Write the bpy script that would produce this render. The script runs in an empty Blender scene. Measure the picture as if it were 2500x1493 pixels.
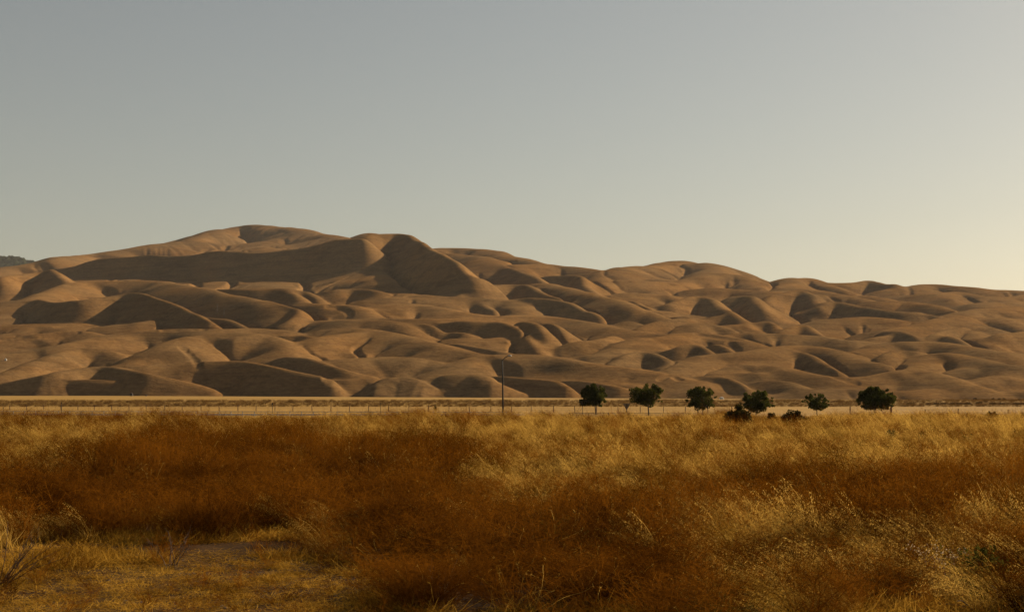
import bpy, bmesh, math, random
import numpy as np
from mathutils import Vector, Matrix

random.seed(7)
rng = np.random.default_rng(11)
scene = bpy.context.scene
COL = scene.collection

# ------------------------------------------------------------------ camera
CAM_H = 2.5
F_PX = 2500 * 50.0 / 36.0          # focal length in photograph pixels
HOR = 952.0                        # row of the horizon in the photograph
cam_data = bpy.data.cameras.new('camera')
cam_data.lens = 50.0
cam_data.sensor_width = 36.0
cam_data.shift_y = (HOR - 746.5) / 2500.0
cam_data.clip_start = 0.1
cam_data.clip_end = 30000.0
cam = bpy.data.objects.new('camera', cam_data)
cam.location = (0, 0, CAM_H)
cam.rotation_euler = (math.radians(90), 0, 0)
COL.objects.link(cam)
scene.camera = cam

# ------------------------------------------------------------------ sky and sun
SUN_EL = 26.0
SUN_AZ = 54.0                      # degrees to the right of the view direction (+Y)
world = bpy.data.worlds.new('World')
scene.world = world
world.use_nodes = True
wn, wl = world.node_tree.nodes, world.node_tree.links
wn.clear()
sky = wn.new('ShaderNodeTexSky')
sky.sky_type = 'NISHITA'
sky.sun_disc = False
sky.sun_elevation = math.radians(SUN_EL)
sky.sun_rotation = math.radians(SUN_AZ)
sky.altitude = 100
sky.air_density = 1.0
sky.dust_density = 1.15
sky.ozone_density = 1.0
hsv = wn.new('ShaderNodeHueSaturation')
hsv.inputs['Saturation'].default_value = 0.72
tint = wn.new('ShaderNodeMix')
tint.data_type = 'RGBA'
tint.blend_type = 'MULTIPLY'
tint.inputs['Factor'].default_value = 1.0
tint.inputs['B'].default_value = (0.97, 0.872, 0.715, 1)
bg = wn.new('ShaderNodeBackground')
bg.inputs['Strength'].default_value = 0.05
wo = wn.new('ShaderNodeOutputWorld')
wl.new(sky.outputs[0], hsv.inputs['Color'])
wl.new(hsv.outputs[0], tint.inputs['A'])
wl.new(tint.outputs['Result'], bg.inputs[0])
wl.new(bg.outputs[0], wo.inputs[0])

sun_data = bpy.data.lights.new('sun', 'SUN')
sun_data.energy = 5.0
sun_data.angle = math.radians(0.6)
sun_data.color = (1.0, 0.78, 0.52)
sun = bpy.data.objects.new('sun', sun_data)
el, az = math.radians(SUN_EL), math.radians(SUN_AZ)
sun_dir = Vector((math.sin(az) * math.cos(el), math.cos(az) * math.cos(el), math.sin(el)))
sun.rotation_euler = sun_dir.to_track_quat('Z', 'Y').to_euler()
sun.location = (300, 200, 200)
COL.objects.link(sun)

scene.view_settings.view_transform = 'Standard'
scene.view_settings.look = 'None'
scene.view_settings.exposure = 0.80
scene.view_settings.gamma = 1.0
scene.view_settings.use_curve_mapping = False
cy = scene.cycles
cy.max_bounces = 6
cy.diffuse_bounces = 3
cy.glossy_bounces = 1
cy.transmission_bounces = 4
cy.transparent_max_bounces = 4
cy.volume_bounces = 0
cy.use_denoising = True

# ------------------------------------------------------------------ helpers
def px_dir(x, y):
    """photo pixel -> (X/D, Z/D)"""
    return (x - 1250.0) / F_PX, (HOR - y) / F_PX

def tag(o, label=None, cat=None, group=None, kind=None):
    if label: o['label'] = label
    if cat: o['category'] = cat
    if group: o['group'] = group
    if kind: o['kind'] = kind
    return o

def link(o, parent=None):
    COL.objects.link(o)
    if parent: o.parent = parent
    return o

def empty(name, loc=(0, 0, 0), rz=0.0):
    o = bpy.data.objects.new(name, None)
    o.empty_display_size = 0.3
    o.location = loc
    o.rotation_euler = (0, 0, rz)
    return link(o)

def np_mesh(name, V, F, smooth=False):
    """vertices (n,3); faces (m,3) or (m,4) arrays, or a list of such arrays"""
    me = bpy.data.meshes.new(name)
    Fs = F if isinstance(F, list) else [F]
    V = np.asarray(V, dtype=np.float32)
    me.vertices.add(len(V))
    me.vertices.foreach_set('co', V.ravel())
    loops = np.concatenate([np.asarray(f).ravel() for f in Fs]).astype(np.int32)
    sizes = np.concatenate([np.full(len(f), f.shape[1], dtype=np.int32) for f in Fs])
    starts = np.concatenate([[0], np.cumsum(sizes)[:-1]]).astype(np.int32)
    me.loops.add(len(loops))
    me.loops.foreach_set('vertex_index', loops)
    me.polygons.add(len(sizes))
    me.polygons.foreach_set('loop_start', starts)
    me.polygons.foreach_set('loop_total', sizes)
    if smooth:
        me.polygons.foreach_set('use_smooth', np.ones(len(sizes), dtype=bool))
    me.update(calc_edges=True)
    return me

def grid_faces(nr, nc):
    i = np.arange(nr - 1)[:, None] * nc + np.arange(nc - 1)[None, :]
    i = i.ravel()
    return np.stack([i, i + 1, i + nc + 1, i + nc], 1)

# value noise -------------------------------------------------------------
_perm = rng.random((512, 512))
def vnoise(x, y):
    xi = np.floor(x).astype(np.int64); yi = np.floor(y).astype(np.int64)
    xf = x - xi; yf = y - yi
    u = xf * xf * xf * (xf * (xf * 6 - 15) + 10); v = yf * yf * yf * (yf * (yf * 6 - 15) + 10)
    a = _perm[xi & 511, yi & 511]; b = _perm[(xi + 1) & 511, yi & 511]
    c = _perm[xi & 511, (yi + 1) & 511]; d = _perm[(xi + 1) & 511, (yi + 1) & 511]
    return (a + (b - a) * u) * (1 - v) + (c + (d - c) * u) * v - 0.5

def fbm(x, y, o=4, g=0.5):
    s = 0; a = 1.0
    for i in range(o):
        s = s + a * vnoise(x * 2 ** i + 17.3 * i, y * 2 ** i + 5.1 * i); a *= g
    return s

# shader helpers ------------------------------------------------------------
def new_mat(name):
    m = bpy.data.materials.new(name)
    m.use_nodes = True
    nt = m.node_tree
    nt.nodes.clear()
    out = nt.nodes.new('ShaderNodeOutputMaterial')
    return m, nt.nodes, nt.links, out

def noise_node(N, L, vec, scale, detail=4, rough=0.55, dist=0.0):
    n = N.new('ShaderNodeTexNoise')
    n.inputs['Scale'].default_value = scale
    n.inputs['Detail'].default_value = detail
    n.inputs['Roughness'].default_value = rough
    n.inputs['Distortion'].default_value = dist
    if vec is not None: L.new(vec, n.inputs['Vector'])
    return n

def ramp(N, L, fac, stops):
    r = N.new('ShaderNodeValToRGB')
    el = r.color_ramp.elements
    while len(el) < len(stops): el.new(0.5)
    for e, (p, c) in zip(el, stops):
        e.position = p; e.color = (*c, 1) if len(c) == 3 else c
    L.new(fac, r.inputs[0])
    return r

def mixc(N, L, fac, a, b, mode='MIX'):
    m = N.new('ShaderNodeMix'); m.data_type = 'RGBA'; m.blend_type = mode
    for s, v in (('Factor', fac), ('A', a), ('B', b)):
        if isinstance(v, (int, float)): m.inputs[s].default_value = v
        elif isinstance(v, tuple): m.inputs[s].default_value = (*v, 1)
        else: L.new(v, m.inputs[s])
    return m.outputs['Result']

def plain_mat(name, col, rough=0.7, metal=0.0, var=0.25, scale=3.0):
    m, N, L, out = new_mat(name)
    p = N.new('ShaderNodeBsdfPrincipled')
    tc = N.new('ShaderNodeTexCoord')
    n = noise_node(N, L, tc.outputs['Object'], scale, 5)
    r = ramp(N, L, n.outputs['Fac'], [(0.3, tuple(c * (1 - var) for c in col)), (0.7, tuple(min(1, c * (1 + var)) for c in col))])
    L.new(r.outputs[0], p.inputs['Base Color'])
    p.inputs['Roughness'].default_value = rough
    p.inputs['Metallic'].default_value = metal
    L.new(p.outputs[0], out.inputs[0])
    return m

# ================================================================== HILLS
# Ridge crests read off the photograph in three zoomed panels (origin, scale);
# the distance of a crest comes from the mean slope of the range plus the
# height its front face has.
PAN = {'A': (0, 520), 'B': (830, 520), 'C': (1650, 620)}
ZS = 850.0 / 2485.0
D_FOOT = 900.0
def k_of(xpx):
    return np.interp(xpx, [-600, 0, 300, 640, 950, 1300, 1700, 2500, 3200], [.118, .126, .136, .150, .148, .137, .128, .112, .105])

RIDGES = [  # panel, front-face height (zoom px), slope, crest points
 ('A', 70, .40, '-250,450 0,398 130,378 260,358 410,338 560,300 800,270 1000,245 1250,205 1450,170 1540,130 1650,98 1750,88 1850,80 1950,92 2100,110 2250,135 2400,170 2600,230'),
 ('A', 210, .80, '60,440 200,408 380,390 540,375 620,345 760,325 950,310 1060,295 1340,290 1460,275 1560,255 1700,250 1900,262 2100,245 2250,220 2400,180 2485,175 2600,165', 2280, 1980),
 ('B', 340, .80, '-80,180 100,175 180,165 260,145 360,136 450,138 520,160 600,205 700,250 780,290 850,350 900,400 960,440 1050,465'),
 ('B', 80, .42, '230,152 190,230 220,330 290,430 380,520'),
 ('A', 175, .68, '-150,480 0,470 100,440 200,412 300,400 350,398 430,430 480,470 560,490'),
 ('A', 110, .52, '-150,650 0,635 150,620 300,590 430,545 560,500 650,485 850,470 1000,465 1150,470 1280,500 1400,530 1500,545 1650,580 1800,615 1930,640 2040,690'),
 ('A', 165, .70, '310,610 450,622 600,612 750,590 880,575 960,565 1060,578 1150,602 1260,630 1330,660 1420,720 1500,790'),
 ('A', 55, .55, '1430,725 1550,732 1640,750 1740,800'),
 ('A', 45, .30, '900,790 1050,765 1200,745 1350,752 1480,790'),
 ('A', 110, .55, '1500,545 1700,548 1900,545 2100,548 2240,570 2300,620'),
 ('A', 90, .55, '2080,555 2150,600 2200,640'),
 ('A', 90, .60, '1950,640 2050,650 2150,680 2060,760 1990,785'),
 ('A', 40, .45, '40,862 200,822 350,815 430,840'), ('A', 40, .3, '0,910 150,880 300,865 550,850 700,880'),
 ('A', 40, .35, '-100,810 100,800 300,795 600,790'),
 ('A', 110, .40, '-150,1010 0,1000 230,965 400,945 560,920 720,882 900,852 1100,838 1330,832 1600,828 1800,822 2000,835'),
 ('A', 140, .50, '-100,1180 0,1150 130,1100 300,1035 480,972 600,962 720,970 850,1010 930,1060'),
 ('A', 190, .42, '880,1080 1000,1030 1150,960 1300,900 1430,875 1600,860 1750,855 1900,870 1960,890 2030,940 2075,985'),
 ('A', 100, .70, '1930,880 2050,868 2150,865 2260,892 2330,930'),
 ('A', 120, .36, '2075,985 2200,920 2300,890 2400,868 2520,855 2700,850'),
 ('A', 150, .55, '1890,1065 2000,1030 2100,1020 2200,1030 2300,1060 2400,1090 2520,1120 2650,1150'),
 ('A', 200, .55, '500,1110 620,1092 800,1086 1000,1080 1200,1060 1400,1050 1600,1045 1750,1050 1900,1075 2100,1120 2250,1150 2350,1175 2420,1220 2500,1300'),
 ('A', 190, .55, '-200,1240 0,1210 150,1180 350,1140 500,1110 650,1090 780,1085 920,1110 1050,1135 1200,1165 1350,1195 1480,1230 1560,1260 1640,1315'),
 ('A', 140, .75, '330,1225 520,1185 700,1178 880,1195 1100,1245'), ('A', 90, .6, '-200,1245 0,1235 180,1240 300,1270'),
 # ------------------------------------------------ middle panel
 ('B', 60, .36, '640,262 700,250 850,248 1000,260 1150,290 1300,335 1420,370 1540,400'),
 ('B', 80, .42, '780,285 850,300 1000,312 1050,340 1130,372 1250,372 1350,376 1450,375 1560,390'),
 ('B', 120, .62, '1130,375 1200,382 1300,405 1400,450 1500,500'),
 ('B', 70, .42, '1420,370 1530,385 1700,388 1800,400 1900,412 2000,400 2100,380 2250,365 2400,355 2440,355'),
 ('B', 120, .62, '1440,450 1530,430 1650,430 1750,460 1800,520 1850,570'),
 ('B', 60, .5, '1850,430 1900,480 1880,560'),
 ('B', 110, .62, '860,592 950,550 1050,510 1200,503 1300,505 1400,520 1480,560 1600,600 1680,650'),
 ('B', 120, .46, '1380,515 1520,505 1650,530 1750,560 1870,605 2000,645 2100,690 2200,710 2300,750'),
 ('B', 120, .62, '1180,615 1280,600 1380,598 1500,610 1620,640 1700,680 1800,710 1850,740'),
 ('B', 90, .42, '380,570 560,575 850,592 1000,600 1120,612 1190,622 1230,660 1275,715'), ('B', 60, .6, '850,600 930,620 1000,660 1090,700'),
 ('B', 90, .6, '-150,575 -50,560 100,540 250,550 380,572 470,600'),
 ('B', 80, .5, '-200,650 0,645 100,650 150,665 200,700 225,725'), ('B', 60, .5, '230,640 400,610 600,620 760,660'),
 ('B', 55, .34, '100,700 300,660 500,650 700,670 850,700 1000,720'),
 ('B', 70, .36, '-100,750 200,740 400,746 600,752 800,748 1000,738 1250,728 1400,728 1550,740 1700,765 1850,800 1930,825 2100,850'),
 ('B', 120, .62, '690,780 850,768 1000,770 1100,775 1200,800 1300,850 1370,910 1420,970'),
 ('B', 150, .64, '1260,778 1380,790 1450,845 1500,910'), ('B', 140, .62, '1420,790 1500,792 1560,830 1600,890'),
 ('B', 60, .58, '780,850 870,855 950,870'), ('B', 60, .58, '1000,820 1100,830 1180,860'), ('B', 50, .58, '1150,920 1230,920 1290,950'), ('B', 50, .4, '800,900 1000,900 1200,890'),
 ('B', 110, .46, '-150,760 0,755 200,755 330,765 410,785 470,830 530,880'), ('B', 100, .66, '400,785 520,780 620,795 690,840'),
 ('B', 120, .36, '-100,830 0,820 150,818 300,840 450,870 600,900 750,935 900,970 1050,1000 1200,1010'), ('B', 40, .6, '290,900 350,905 420,940'),
 ('B', 60, .6, '760,940 850,930 1000,950 1150,970 1260,995'), 
 ('B', 130, .40, '-150,1060 0,1045 150,1035 350,1025 550,1030 680,1050 740,1085 790,1112'),
 ('B', 130, .36, '610,1195 720,1135 800,1100 900,1050 980,1020 1100,1005 1250,1000 1400,1005 1550,1020 1700,1050 1850,1075 2000,1095 2150,1110 2300,1140 2500,1190'),
 ('B', 130, .46, '90,1315 200,1240 300,1190 350,1172 450,1165 550,1190 650,1230 750,1280 825,1330'),
 ('B', 100, .62, '-100,1190 0,1182 100,1172 230,1162 330,1180'), ('B', 90, .6, '-100,1065 0,1060 130,1070 220,1095 270,1150'),
 ('B', 150, .46, '600,1200 700,1162 850,1142 1000,1152 1080,1190 1200,1240 1300,1280 1400,1310 1450,1330'),
 ('B', 110, .58, '1020,1160 1150,1155 1300,1165 1450,1180 1560,1200 1640,1240 1710,1300'),
 ('B', 80, .56, '1550,1190 1700,1185 1850,1210 2000,1235 2110,1270'), ('B', 50, .5, '2000,1225 2100,1222 2200,1245'),
 ('B', 50, .5, '1880,1305 2000,1290 2150,1275 2300,1290 2380,1335'), ('B', 60, .55, '2250,1290 2380,1275 2500,1290'),
 ('B', 90, .42, '1620,1032 1750,1010 1880,1000 1950,975 2050,930 2130,900 2250,890 2400,872 2500,870'),
 ('B', 110, .58, '1900,1085 2000,1030 2100,985 2200,985 2280,1010 2340,1060 2395,1095'), ('B', 90, .55, '1570,955 1650,920 1750,908 1850,900 1950,880'),
 ('B', 50, .55, '1400,1000 1440,960 1490,935 1530,970'), ('B', 70, .55, '1800,1010 1870,1030 1920,1065'),
 ('B', 70, .5, '2280,1130 2350,1090 2430,1060 2520,1040'),
 ('B', 60, .5, '1890,525 2000,500 2150,490 2300,490 2400,480 2500,475'), ('B', 60, .5, '1930,602 2050,580 2200,570 2400,575 2500,590'),
 ('B', 60, .6, '2030,642 2120,630 2180,660 2250,690'), ('B', 80, .58, '2280,665 2400,640 2500,615 2600,600'),
 ('B', 80, .55, '2110,842 2200,800 2300,780 2400,765 2500,760 2600,770'), ('B', 60, .55, '1930,805 2000,785 2100,780 2170,805'), ('B', 50, .4, '1650,690 1800,700 2000,720 2150,705 2350,700 2500,720'),
 ('B', 50, .55, '2340,515 2420,500 2500,505'), ('B', 50, .5, '2220,470 2300,462 2380,480'),
 # ------------------------------------------------ right panel
  ('C', 70, .42, '-100,72 0,65 100,62 180,68 230,88 290,122 390,165 480,205'), ('C', 70, .50, '0,190 100,170 250,152 390,147 470,153 520,175 575,215 660,240'),
 ('C', 50, .40, '540,190 620,198 690,220 760,208 850,180 920,158 960,158 1010,190 1100,225'),
 ('C', 60, .62, '1000,205 1150,192 1280,188 1390,172 1440,188 1490,212 1560,205 1620,235 1720,245'),
 ('C', 50, .36, '1560,245 1640,240 1700,228 1780,208 1900,218 2100,232 2350,240 2500,252 2700,262'),
 ('C', 100, .60, '-50,360 60,330 150,310 230,310 300,330 370,380 440,430 520,490'), ('C', 110, .62, '350,335 400,300 470,287 550,312 600,350 660,402'),
 ('C', 60, .5, '150,250 300,235 450,240 600,255 720,260'), ('C', 60, .45, '640,235 800,238 950,250 1100,275 1250,300 1400,340'),
 ('C', 80, .58, '630,345 680,300 750,275 850,262 930,282 990,322 1030,378'), ('C', 70, .62, '960,285 1040,300 1080,330'),
 ('C', 90, .55, '1015,380 1080,345 1150,340 1250,350 1400,380 1550,395 1750,410 1850,440'), ('C', 50, .5, '1200,300 1300,285 1400,300 1500,320'),
 ('C', 80, .62, '520,495 600,477 680,472 745,535'), ('C', 80, .62, '755,555 830,515 930,495 1000,540 1090,582'), ('C', 70, .6, '380,430 430,440 500,480 560,540'), ('C', 50, .5, '250,455 350,445 420,460'),
 ('C', 50, .5, '0,455 80,448 180,470'), ('C', 50, .4, '350,520 450,505 560,540'),
 ('C', 70, .36, '-150,575 0,575 150,565 300,580 450,602 570,640 650,660'), ('C', 60, .5, '0,540 80,520 180,505 300,510 400,540'),
 ('C', 90, .34, '340,590 500,562 700,562 900,572 1050,582 1200,602 1380,620'),
 ('C', 110, .60, '-100,690 0,660 70,640 150,652 210,690 235,718'), ('C', 80, .62, '210,655 270,640 330,660 380,700'),
 ('C', 110, .42, '-50,830 60,770 150,730 280,710 400,700 540,690 700,660 850,650 1000,660 1130,690 1250,740 1400,770 1500,795 1570,815'),
 ('C', 70, .6, '540,700 600,700 640,730'), ('C', 100, .62, '730,705 850,695 950,720 1050,780 1150,830'),
 ('C', 70, .36, '250,835 400,800 500,787 650,790 800,820 950,850 1100,868 1300,880'), ('C', 90, .60, '70,872 200,860 350,870 450,910 550,960 650,990'), ('C', 50, .5, '480,850 580,842 680,870'), ('C', 50, .5, '650,900 780,905 880,940 960,975'),
 ('C', 120, .40, '1210,720 1350,660 1500,622 1700,615 1900,625 2100,655 2300,690 2500,710 2650,730'), ('C', 60, .6, '1140,655 1250,640 1350,625'),
 ('C', 130, .58, '1400,760 1500,692 1600,672 1750,690 1800,710'), ('C', 130, .40, '1680,815 1750,752 1800,710 1950,702 2100,730 2300,770 2500,795 2650,810'),
 ('C', 50, .55, '1310,605 1450,577 1600,572 1650,590 1720,612'), ('C', 90, .62, '1480,545 1600,535 1680,560 1750,605'), ('C', 80, .6, '1780,605 1850,570 1950,530 2060,512'), ('C', 90, .62, '1920,580 2000,590 2080,640 2120,655'), ('C', 110, .62, '2190,600 2300,560 2400,548 2550,545'), ('C', 60, .5, '2100,540 2160,580 2220,640'),
 ('C', 50, .4, '1150,460 1300,442 1450,455 1550,470'), ('C', 50, .36, '1500,540 1700,500 1900,460 2100,445 2300,450 2500,460'),
 ('C', 60, .5, '1370,342 1500,335 1650,330 1800,370 1950,412'), ('C', 50, .5, '2070,355 2200,330 2350,325 2500,325'), ('C', 50, .4, '1880,470 2000,425 2150,395 2300,378 2500,370'), ('C', 40, .5, '1880,320 1920,310 1980,335'), ('C', 40, .4, '1650,280 1850,285 2050,270 2250,295 2500,290'),
 ('C', 90, .44, '1380,870 1500,840 1600,825 1700,822 1850,850 1980,890 2110,935'), ('C', 50, .6, '1500,885 1600,872 1700,890 1795,940'), ('C', 50, .6, '1700,892 1800,888 1900,900'),
 ('C', 80, .40, '1880,860 2000,820 2150,810 2300,830 2500,870'), ('C', 60, .5, '2080,930 2150,890 2250,870 2400,880 2500,905'), ('C', 70, .5, '2250,770 2350,800 2450,850'),
 ('C', 30, .40, '500,1000 700,1005 900,978 1100,960 1300,960 1600,975 1800,965'), ('C', 30, .5, '2030,1035 2200,1002 2350,985 2500,970 2650,960'), ('C', 25, .45, '650,1030 800,1022 1000,1028 1200,1020'),
 ('C', 30, .4, '-200,1020 0,1010 200,1005 400,1015'),
]

def catmull(P, step):
    P = np.asarray(P, float)
    Q = np.vstack([2 * P[0] - P[1], P, 2 * P[-1] - P[-2]])
    out = []
    for i in range(1, len(Q) - 2):
        p0, p1, p2, p3 = Q[i - 1], Q[i], Q[i + 1], Q[i + 2]
        n = max(2, int(np.linalg.norm(p2 - p1) / step))
        t = np.linspace(0, 1, n, endpoint=False)[:, None]
        out.append(0.5 * (2 * p1 + (p2 - p0) * t + (2 * p0 - 5 * p1 + 4 * p2 - p3) * t ** 2 + (3 * p1 - p0 - 3 * p2 + p3) * t ** 3))
    out.append(P[-1:])
    return np.vstack(out)

# the hill sheet: rows at growing distance, columns fanning out from the valley
NR, NC = 740, 860
tD = np.linspace(0, 1, NR)
Dg = 800.0 * (5600.0 / 800.0) ** tD
ug = np.linspace(-0.46, 0.46, NC)
GX = ug[None, :] * Dg[:, None]
GY = np.repeat(Dg[:, None], NC, 1)
xpx = GX / GY * F_PX + 1250.0
kk = k_of(xpx)
SKY = np.array([[-900,690],[0,654],[90,640],[150,632],[250,618],[350,603],[420,596],[500,578],[540,565],[635,552],[760,568],[830,582],[910,574],[985,574],[1040,600],[1140,612],[1250,634],[1330,652],[1480,664],[1570,654],[1700,648],[1790,674],[1890,698],[1970,688],[2060,694],[2130,691],[2210,702],[2400,704],[2500,708],[3400,720]], float)
a_sky = (HOR - np.interp(xpx, SKY[:, 0], SKY[:, 1])) / F_PX - 0.009
D_TOP = kk * D_FOOT / (kk - a_sky)
rise = np.minimum(GY, D_TOP) - D_FOOT
warp_a = np.clip((GY - 850) / 900.0, 0.15, 1.0)
WX = GX + warp_a * (18 * fbm(GX / 210, GY / 210, 3) + 4 * fbm(GX / 55 + 9, GY / 55, 2))
WY = GY + warp_a * (18 * fbm(GX / 210 + 40, GY / 210 + 7, 3) + 4 * fbm(GX / 55 + 3, GY / 55 + 8, 2))
H = kk * rise - 4.0 * np.clip(rise / 500, 0.2, 1) - 0.05 * np.maximum(GY - D_TOP, 0) + np.clip((GY - 900) / 300, 0.1, 1) * 9 * fbm(GX / 300 + 3, GY / 260 + 1, 4)
H = np.where(rise < 0, kk * rise * 0.6 - 8, H)
H0 = H.copy()
for ri, (pan, fh, slope, pts, *dfix) in enumerate(RIDGES):
    ox, oy = PAN[pan]
    dark = slope >= 0.55
    slope *= 1.40 if dark else (0.80 if slope > 0.45 else 0.58)
    P = np.array([[float(v) for v in p.split(',')] for p in pts.split()])
    P = catmull(P, 20.0)
    px = ox + P[:, 0] * ZS; py = oy + P[:, 1] * ZS
    ang = (HOR - py) / F_PX
    k = k_of(px)
    a = fh * ZS / F_PX * 0.80
    n_ = len(px)
    s_ = np.linspace(0, 1, n_)
    env = 0.55 + 0.45 * np.minimum(1, np.minimum(s_, 1 - s_) * 4)
    Dc = k * D_FOOT / np.maximum(k - ang + a * env, 0.012)
    if dfix: Dc = np.linspace(dfix[0], dfix[1], n_)
    Dc = np.clip(Dc, 884, 4700)
    if n_ > 5:
        ker = np.ones(5) / 5
        Dc = np.convolve(np.pad(Dc, 2, mode='edge'), ker, 'valid')
    cx = (px - 1250) / F_PX * Dc
    cz = CAM_H + ang * Dc
    hf = fh * ZS / F_PX * Dc
    reach = 5.0 * hf.max() / slope + 160
    m = (WX > cx.min() - reach) & (WX < cx.max() + reach) & (WY > Dc.min() - reach) & (WY < Dc.max() + reach)
    if not m.any(): continue
    qx = WX[m]; qy = WY[m]
    best = np.full(qx.shape, 1e9); bh = np.zeros(qx.shape); fy = np.zeros(qx.shape); bz = np.zeros(qx.shape); bs = np.zeros(qx.shape); side = np.zeros(qx.shape)
    acc = 0.0
    for i in range(n_ - 1):
        ax, ay, bx, by = cx[i], Dc[i], cx[i + 1], Dc[i + 1]
        dx, dy = bx - ax, by - ay
        L2 = dx * dx + dy * dy + 1e-9
        t = np.clip(((qx - ax) * dx + (qy - ay) * dy) / L2, 0, 1)
        ex = qx - ax - t * dx; ey = qy - ay - t * dy
        d2 = ex * ex + ey * ey
        u = d2 < best
        best = np.where(u, d2, best)
        bz = np.where(u, cz[i] + t * (cz[i + 1] - cz[i]), bz)
        bh = np.where(u, hf[i], bh); fy = np.where(u, ey, fy)
        ln = math.sqrt(L2)
        bs = np.where(u, acc + t * ln, bs)
        side = np.where(u, np.sign(dx * ey - dy * ex), side)
        acc += ln
    d = np.sqrt(best)
    sc = np.clip(Dc.mean() / 1500.0, 0.6, 2.0)
    r0 = float(np.interp(slope, [0.25, 0.45, 0.65, 0.85], [20, 12, 6, 4])) * sc
    prof = np.sqrt(d * d + r0 * r0) - r0
    rib = fbm(bs / (60 * sc) + ri * 7.7 + side * 3.3, bs * 0 + ri * 1.7, 3, 0.55)
    gul = (1 - np.minimum(1, 2.8 * np.abs(vnoise(bs / (55 * sc) + ri * 3.1 + side * 5.7, d / (140 * sc) + ri)))) ** 2
    w = 0.5 - 0.5 * np.tanh(2.2 * fy / (d + 1.0))
    sl = slope * (w + (1 - w) * (0.50 if dark else 0.8)) * (1 + 0.30 * rib * np.clip(d / (30 * sc), 0, 1))
    T = np.maximum(1.1 * bh + 3.0, bz - H0[m])
    z = bz - T * (np.tanh(prof * sl / T) if dark else 1 - np.exp(-prof * sl / T)) - 0.14 * prof - np.minimum(8.5 * sc, 0.30 * T) * gul * np.clip(d / (30 * sc) - 0.35, 0, 1)
    ks = 2.0 + 2.0 * (sc - 0.6)
    Hm = H[m]
    H[m] = np.maximum(Hm, z) + np.maximum(ks - np.abs(Hm - z), 0) ** 2 / (4 * ks)
sg = np.clip((GY - 880) / 400, 0.05, 1) * np.clip(GY / 1500, 0.7, 1.6)
dg = GX * 0.80 + GY * 0.60; dp = -GX * 0.60 + GY * 0.80      # spurs run down towards the right
s2 = np.clip(GY / 1300, 0.75, 1.8)
H += sg * (4.0 * fbm(GX / 150, GY / 150, 5, 0.5) + 2.0 * (0.25 - np.abs(vnoise(dp / 105 + 0.6 * vnoise(GX / 90, GY / 90), dg / 260))))
gul_noise = sg * s2 * (3.4 * vnoise(GX / (44 * s2) + 3, GY / (60 * s2)) + 1.5 * vnoise(GX / (21 * s2), GY / (30 * s2) + 5))

# drainage: let water run down the slopes and cut gullies where it gathers
def drain(Hh, steps=3):
    dx = Dg * (ug[1] - ug[0]); dyv = np.gradient(Dg)
    cell = (dx * dyv)[:, None] * np.ones((1, NC))
    for it in range(steps):
        best = np.full(Hh.shape, 1e-4); tgt = np.full(Hh.shape, -1, dtype=np.int64)
        idx = np.arange(NR * NC).reshape(NR, NC)
        for di in (-1, 0, 1):
            for dj in (-1, 0, 1):
                if di == 0 and dj == 0: continue
                i0, i1 = max(0, -di), NR - max(0, di); j0, j1 = max(0, -dj), NC - max(0, dj)
                dist = np.hypot(di * dyv[i0:i1], dj * dx[i0:i1])[:, None]
                g = (Hh[i0:i1, j0:j1] - Hh[i0 + di:i1 + di, j0 + dj:j1 + dj]) / dist
                b = best[i0:i1, j0:j1]; t = tgt[i0:i1, j0:j1]
                u = g > b
                b[u] = g[u]; t[u] = idx[i0 + di:i1 + di, j0 + dj:j1 + dj][u]
        A = cell.ravel().tolist(); T_ = tgt.ravel().tolist()
        for i in np.argsort(-Hh.ravel(), kind='stable').tolist():
            t = T_[i]
            if t >= 0: A[t] += A[i]
        A = np.array(A).reshape(NR, NC)
        carve = np.minimum(0.16 * np.maximum(A - 350, 0) ** 0.37, 12.0) * np.clip((GY - 880) / 120, 0, 1)
        for _ in range(9):
            P_ = np.pad(carve, 1)
            carve = np.maximum.reduce([carve, P_[1:-1, 2:] - 0.62 * dx[:, None], P_[1:-1, :-2] - 0.62 * dx[:, None],
                                       P_[2:, 1:-1] - 0.62 * dyv[:, None], P_[:-2, 1:-1] - 0.62 * dyv[:, None]])
        Hh = Hh - carve * (0.9, 0.7, 0.6)[it]
    return Hh
def soften(Hh, nu, nd):
    for n, ax in ((nu, 1), (nd, 0)):
        k = np.hanning(2 * n + 3)[1:-1]; k /= k.sum()
        P_ = np.pad(Hh, [(n, n) if a == ax else (0, 0) for a in (0, 1)], mode='edge')
        acc = 0
        for i, w_ in enumerate(k):
            acc = acc + w_ * (P_[:, i:i + NC] if ax == 1 else P_[i:i + NR, :])
        Hh = acc
    return Hh
foot = np.clip((GY - 860) / 60, 0, 1)
H = foot * soften(H, 4, 2) + (1 - foot) * H
H = H + gul_noise
H = drain(H) - 0.6 * gul_noise
H = soften(H, 1, 1)
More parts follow.
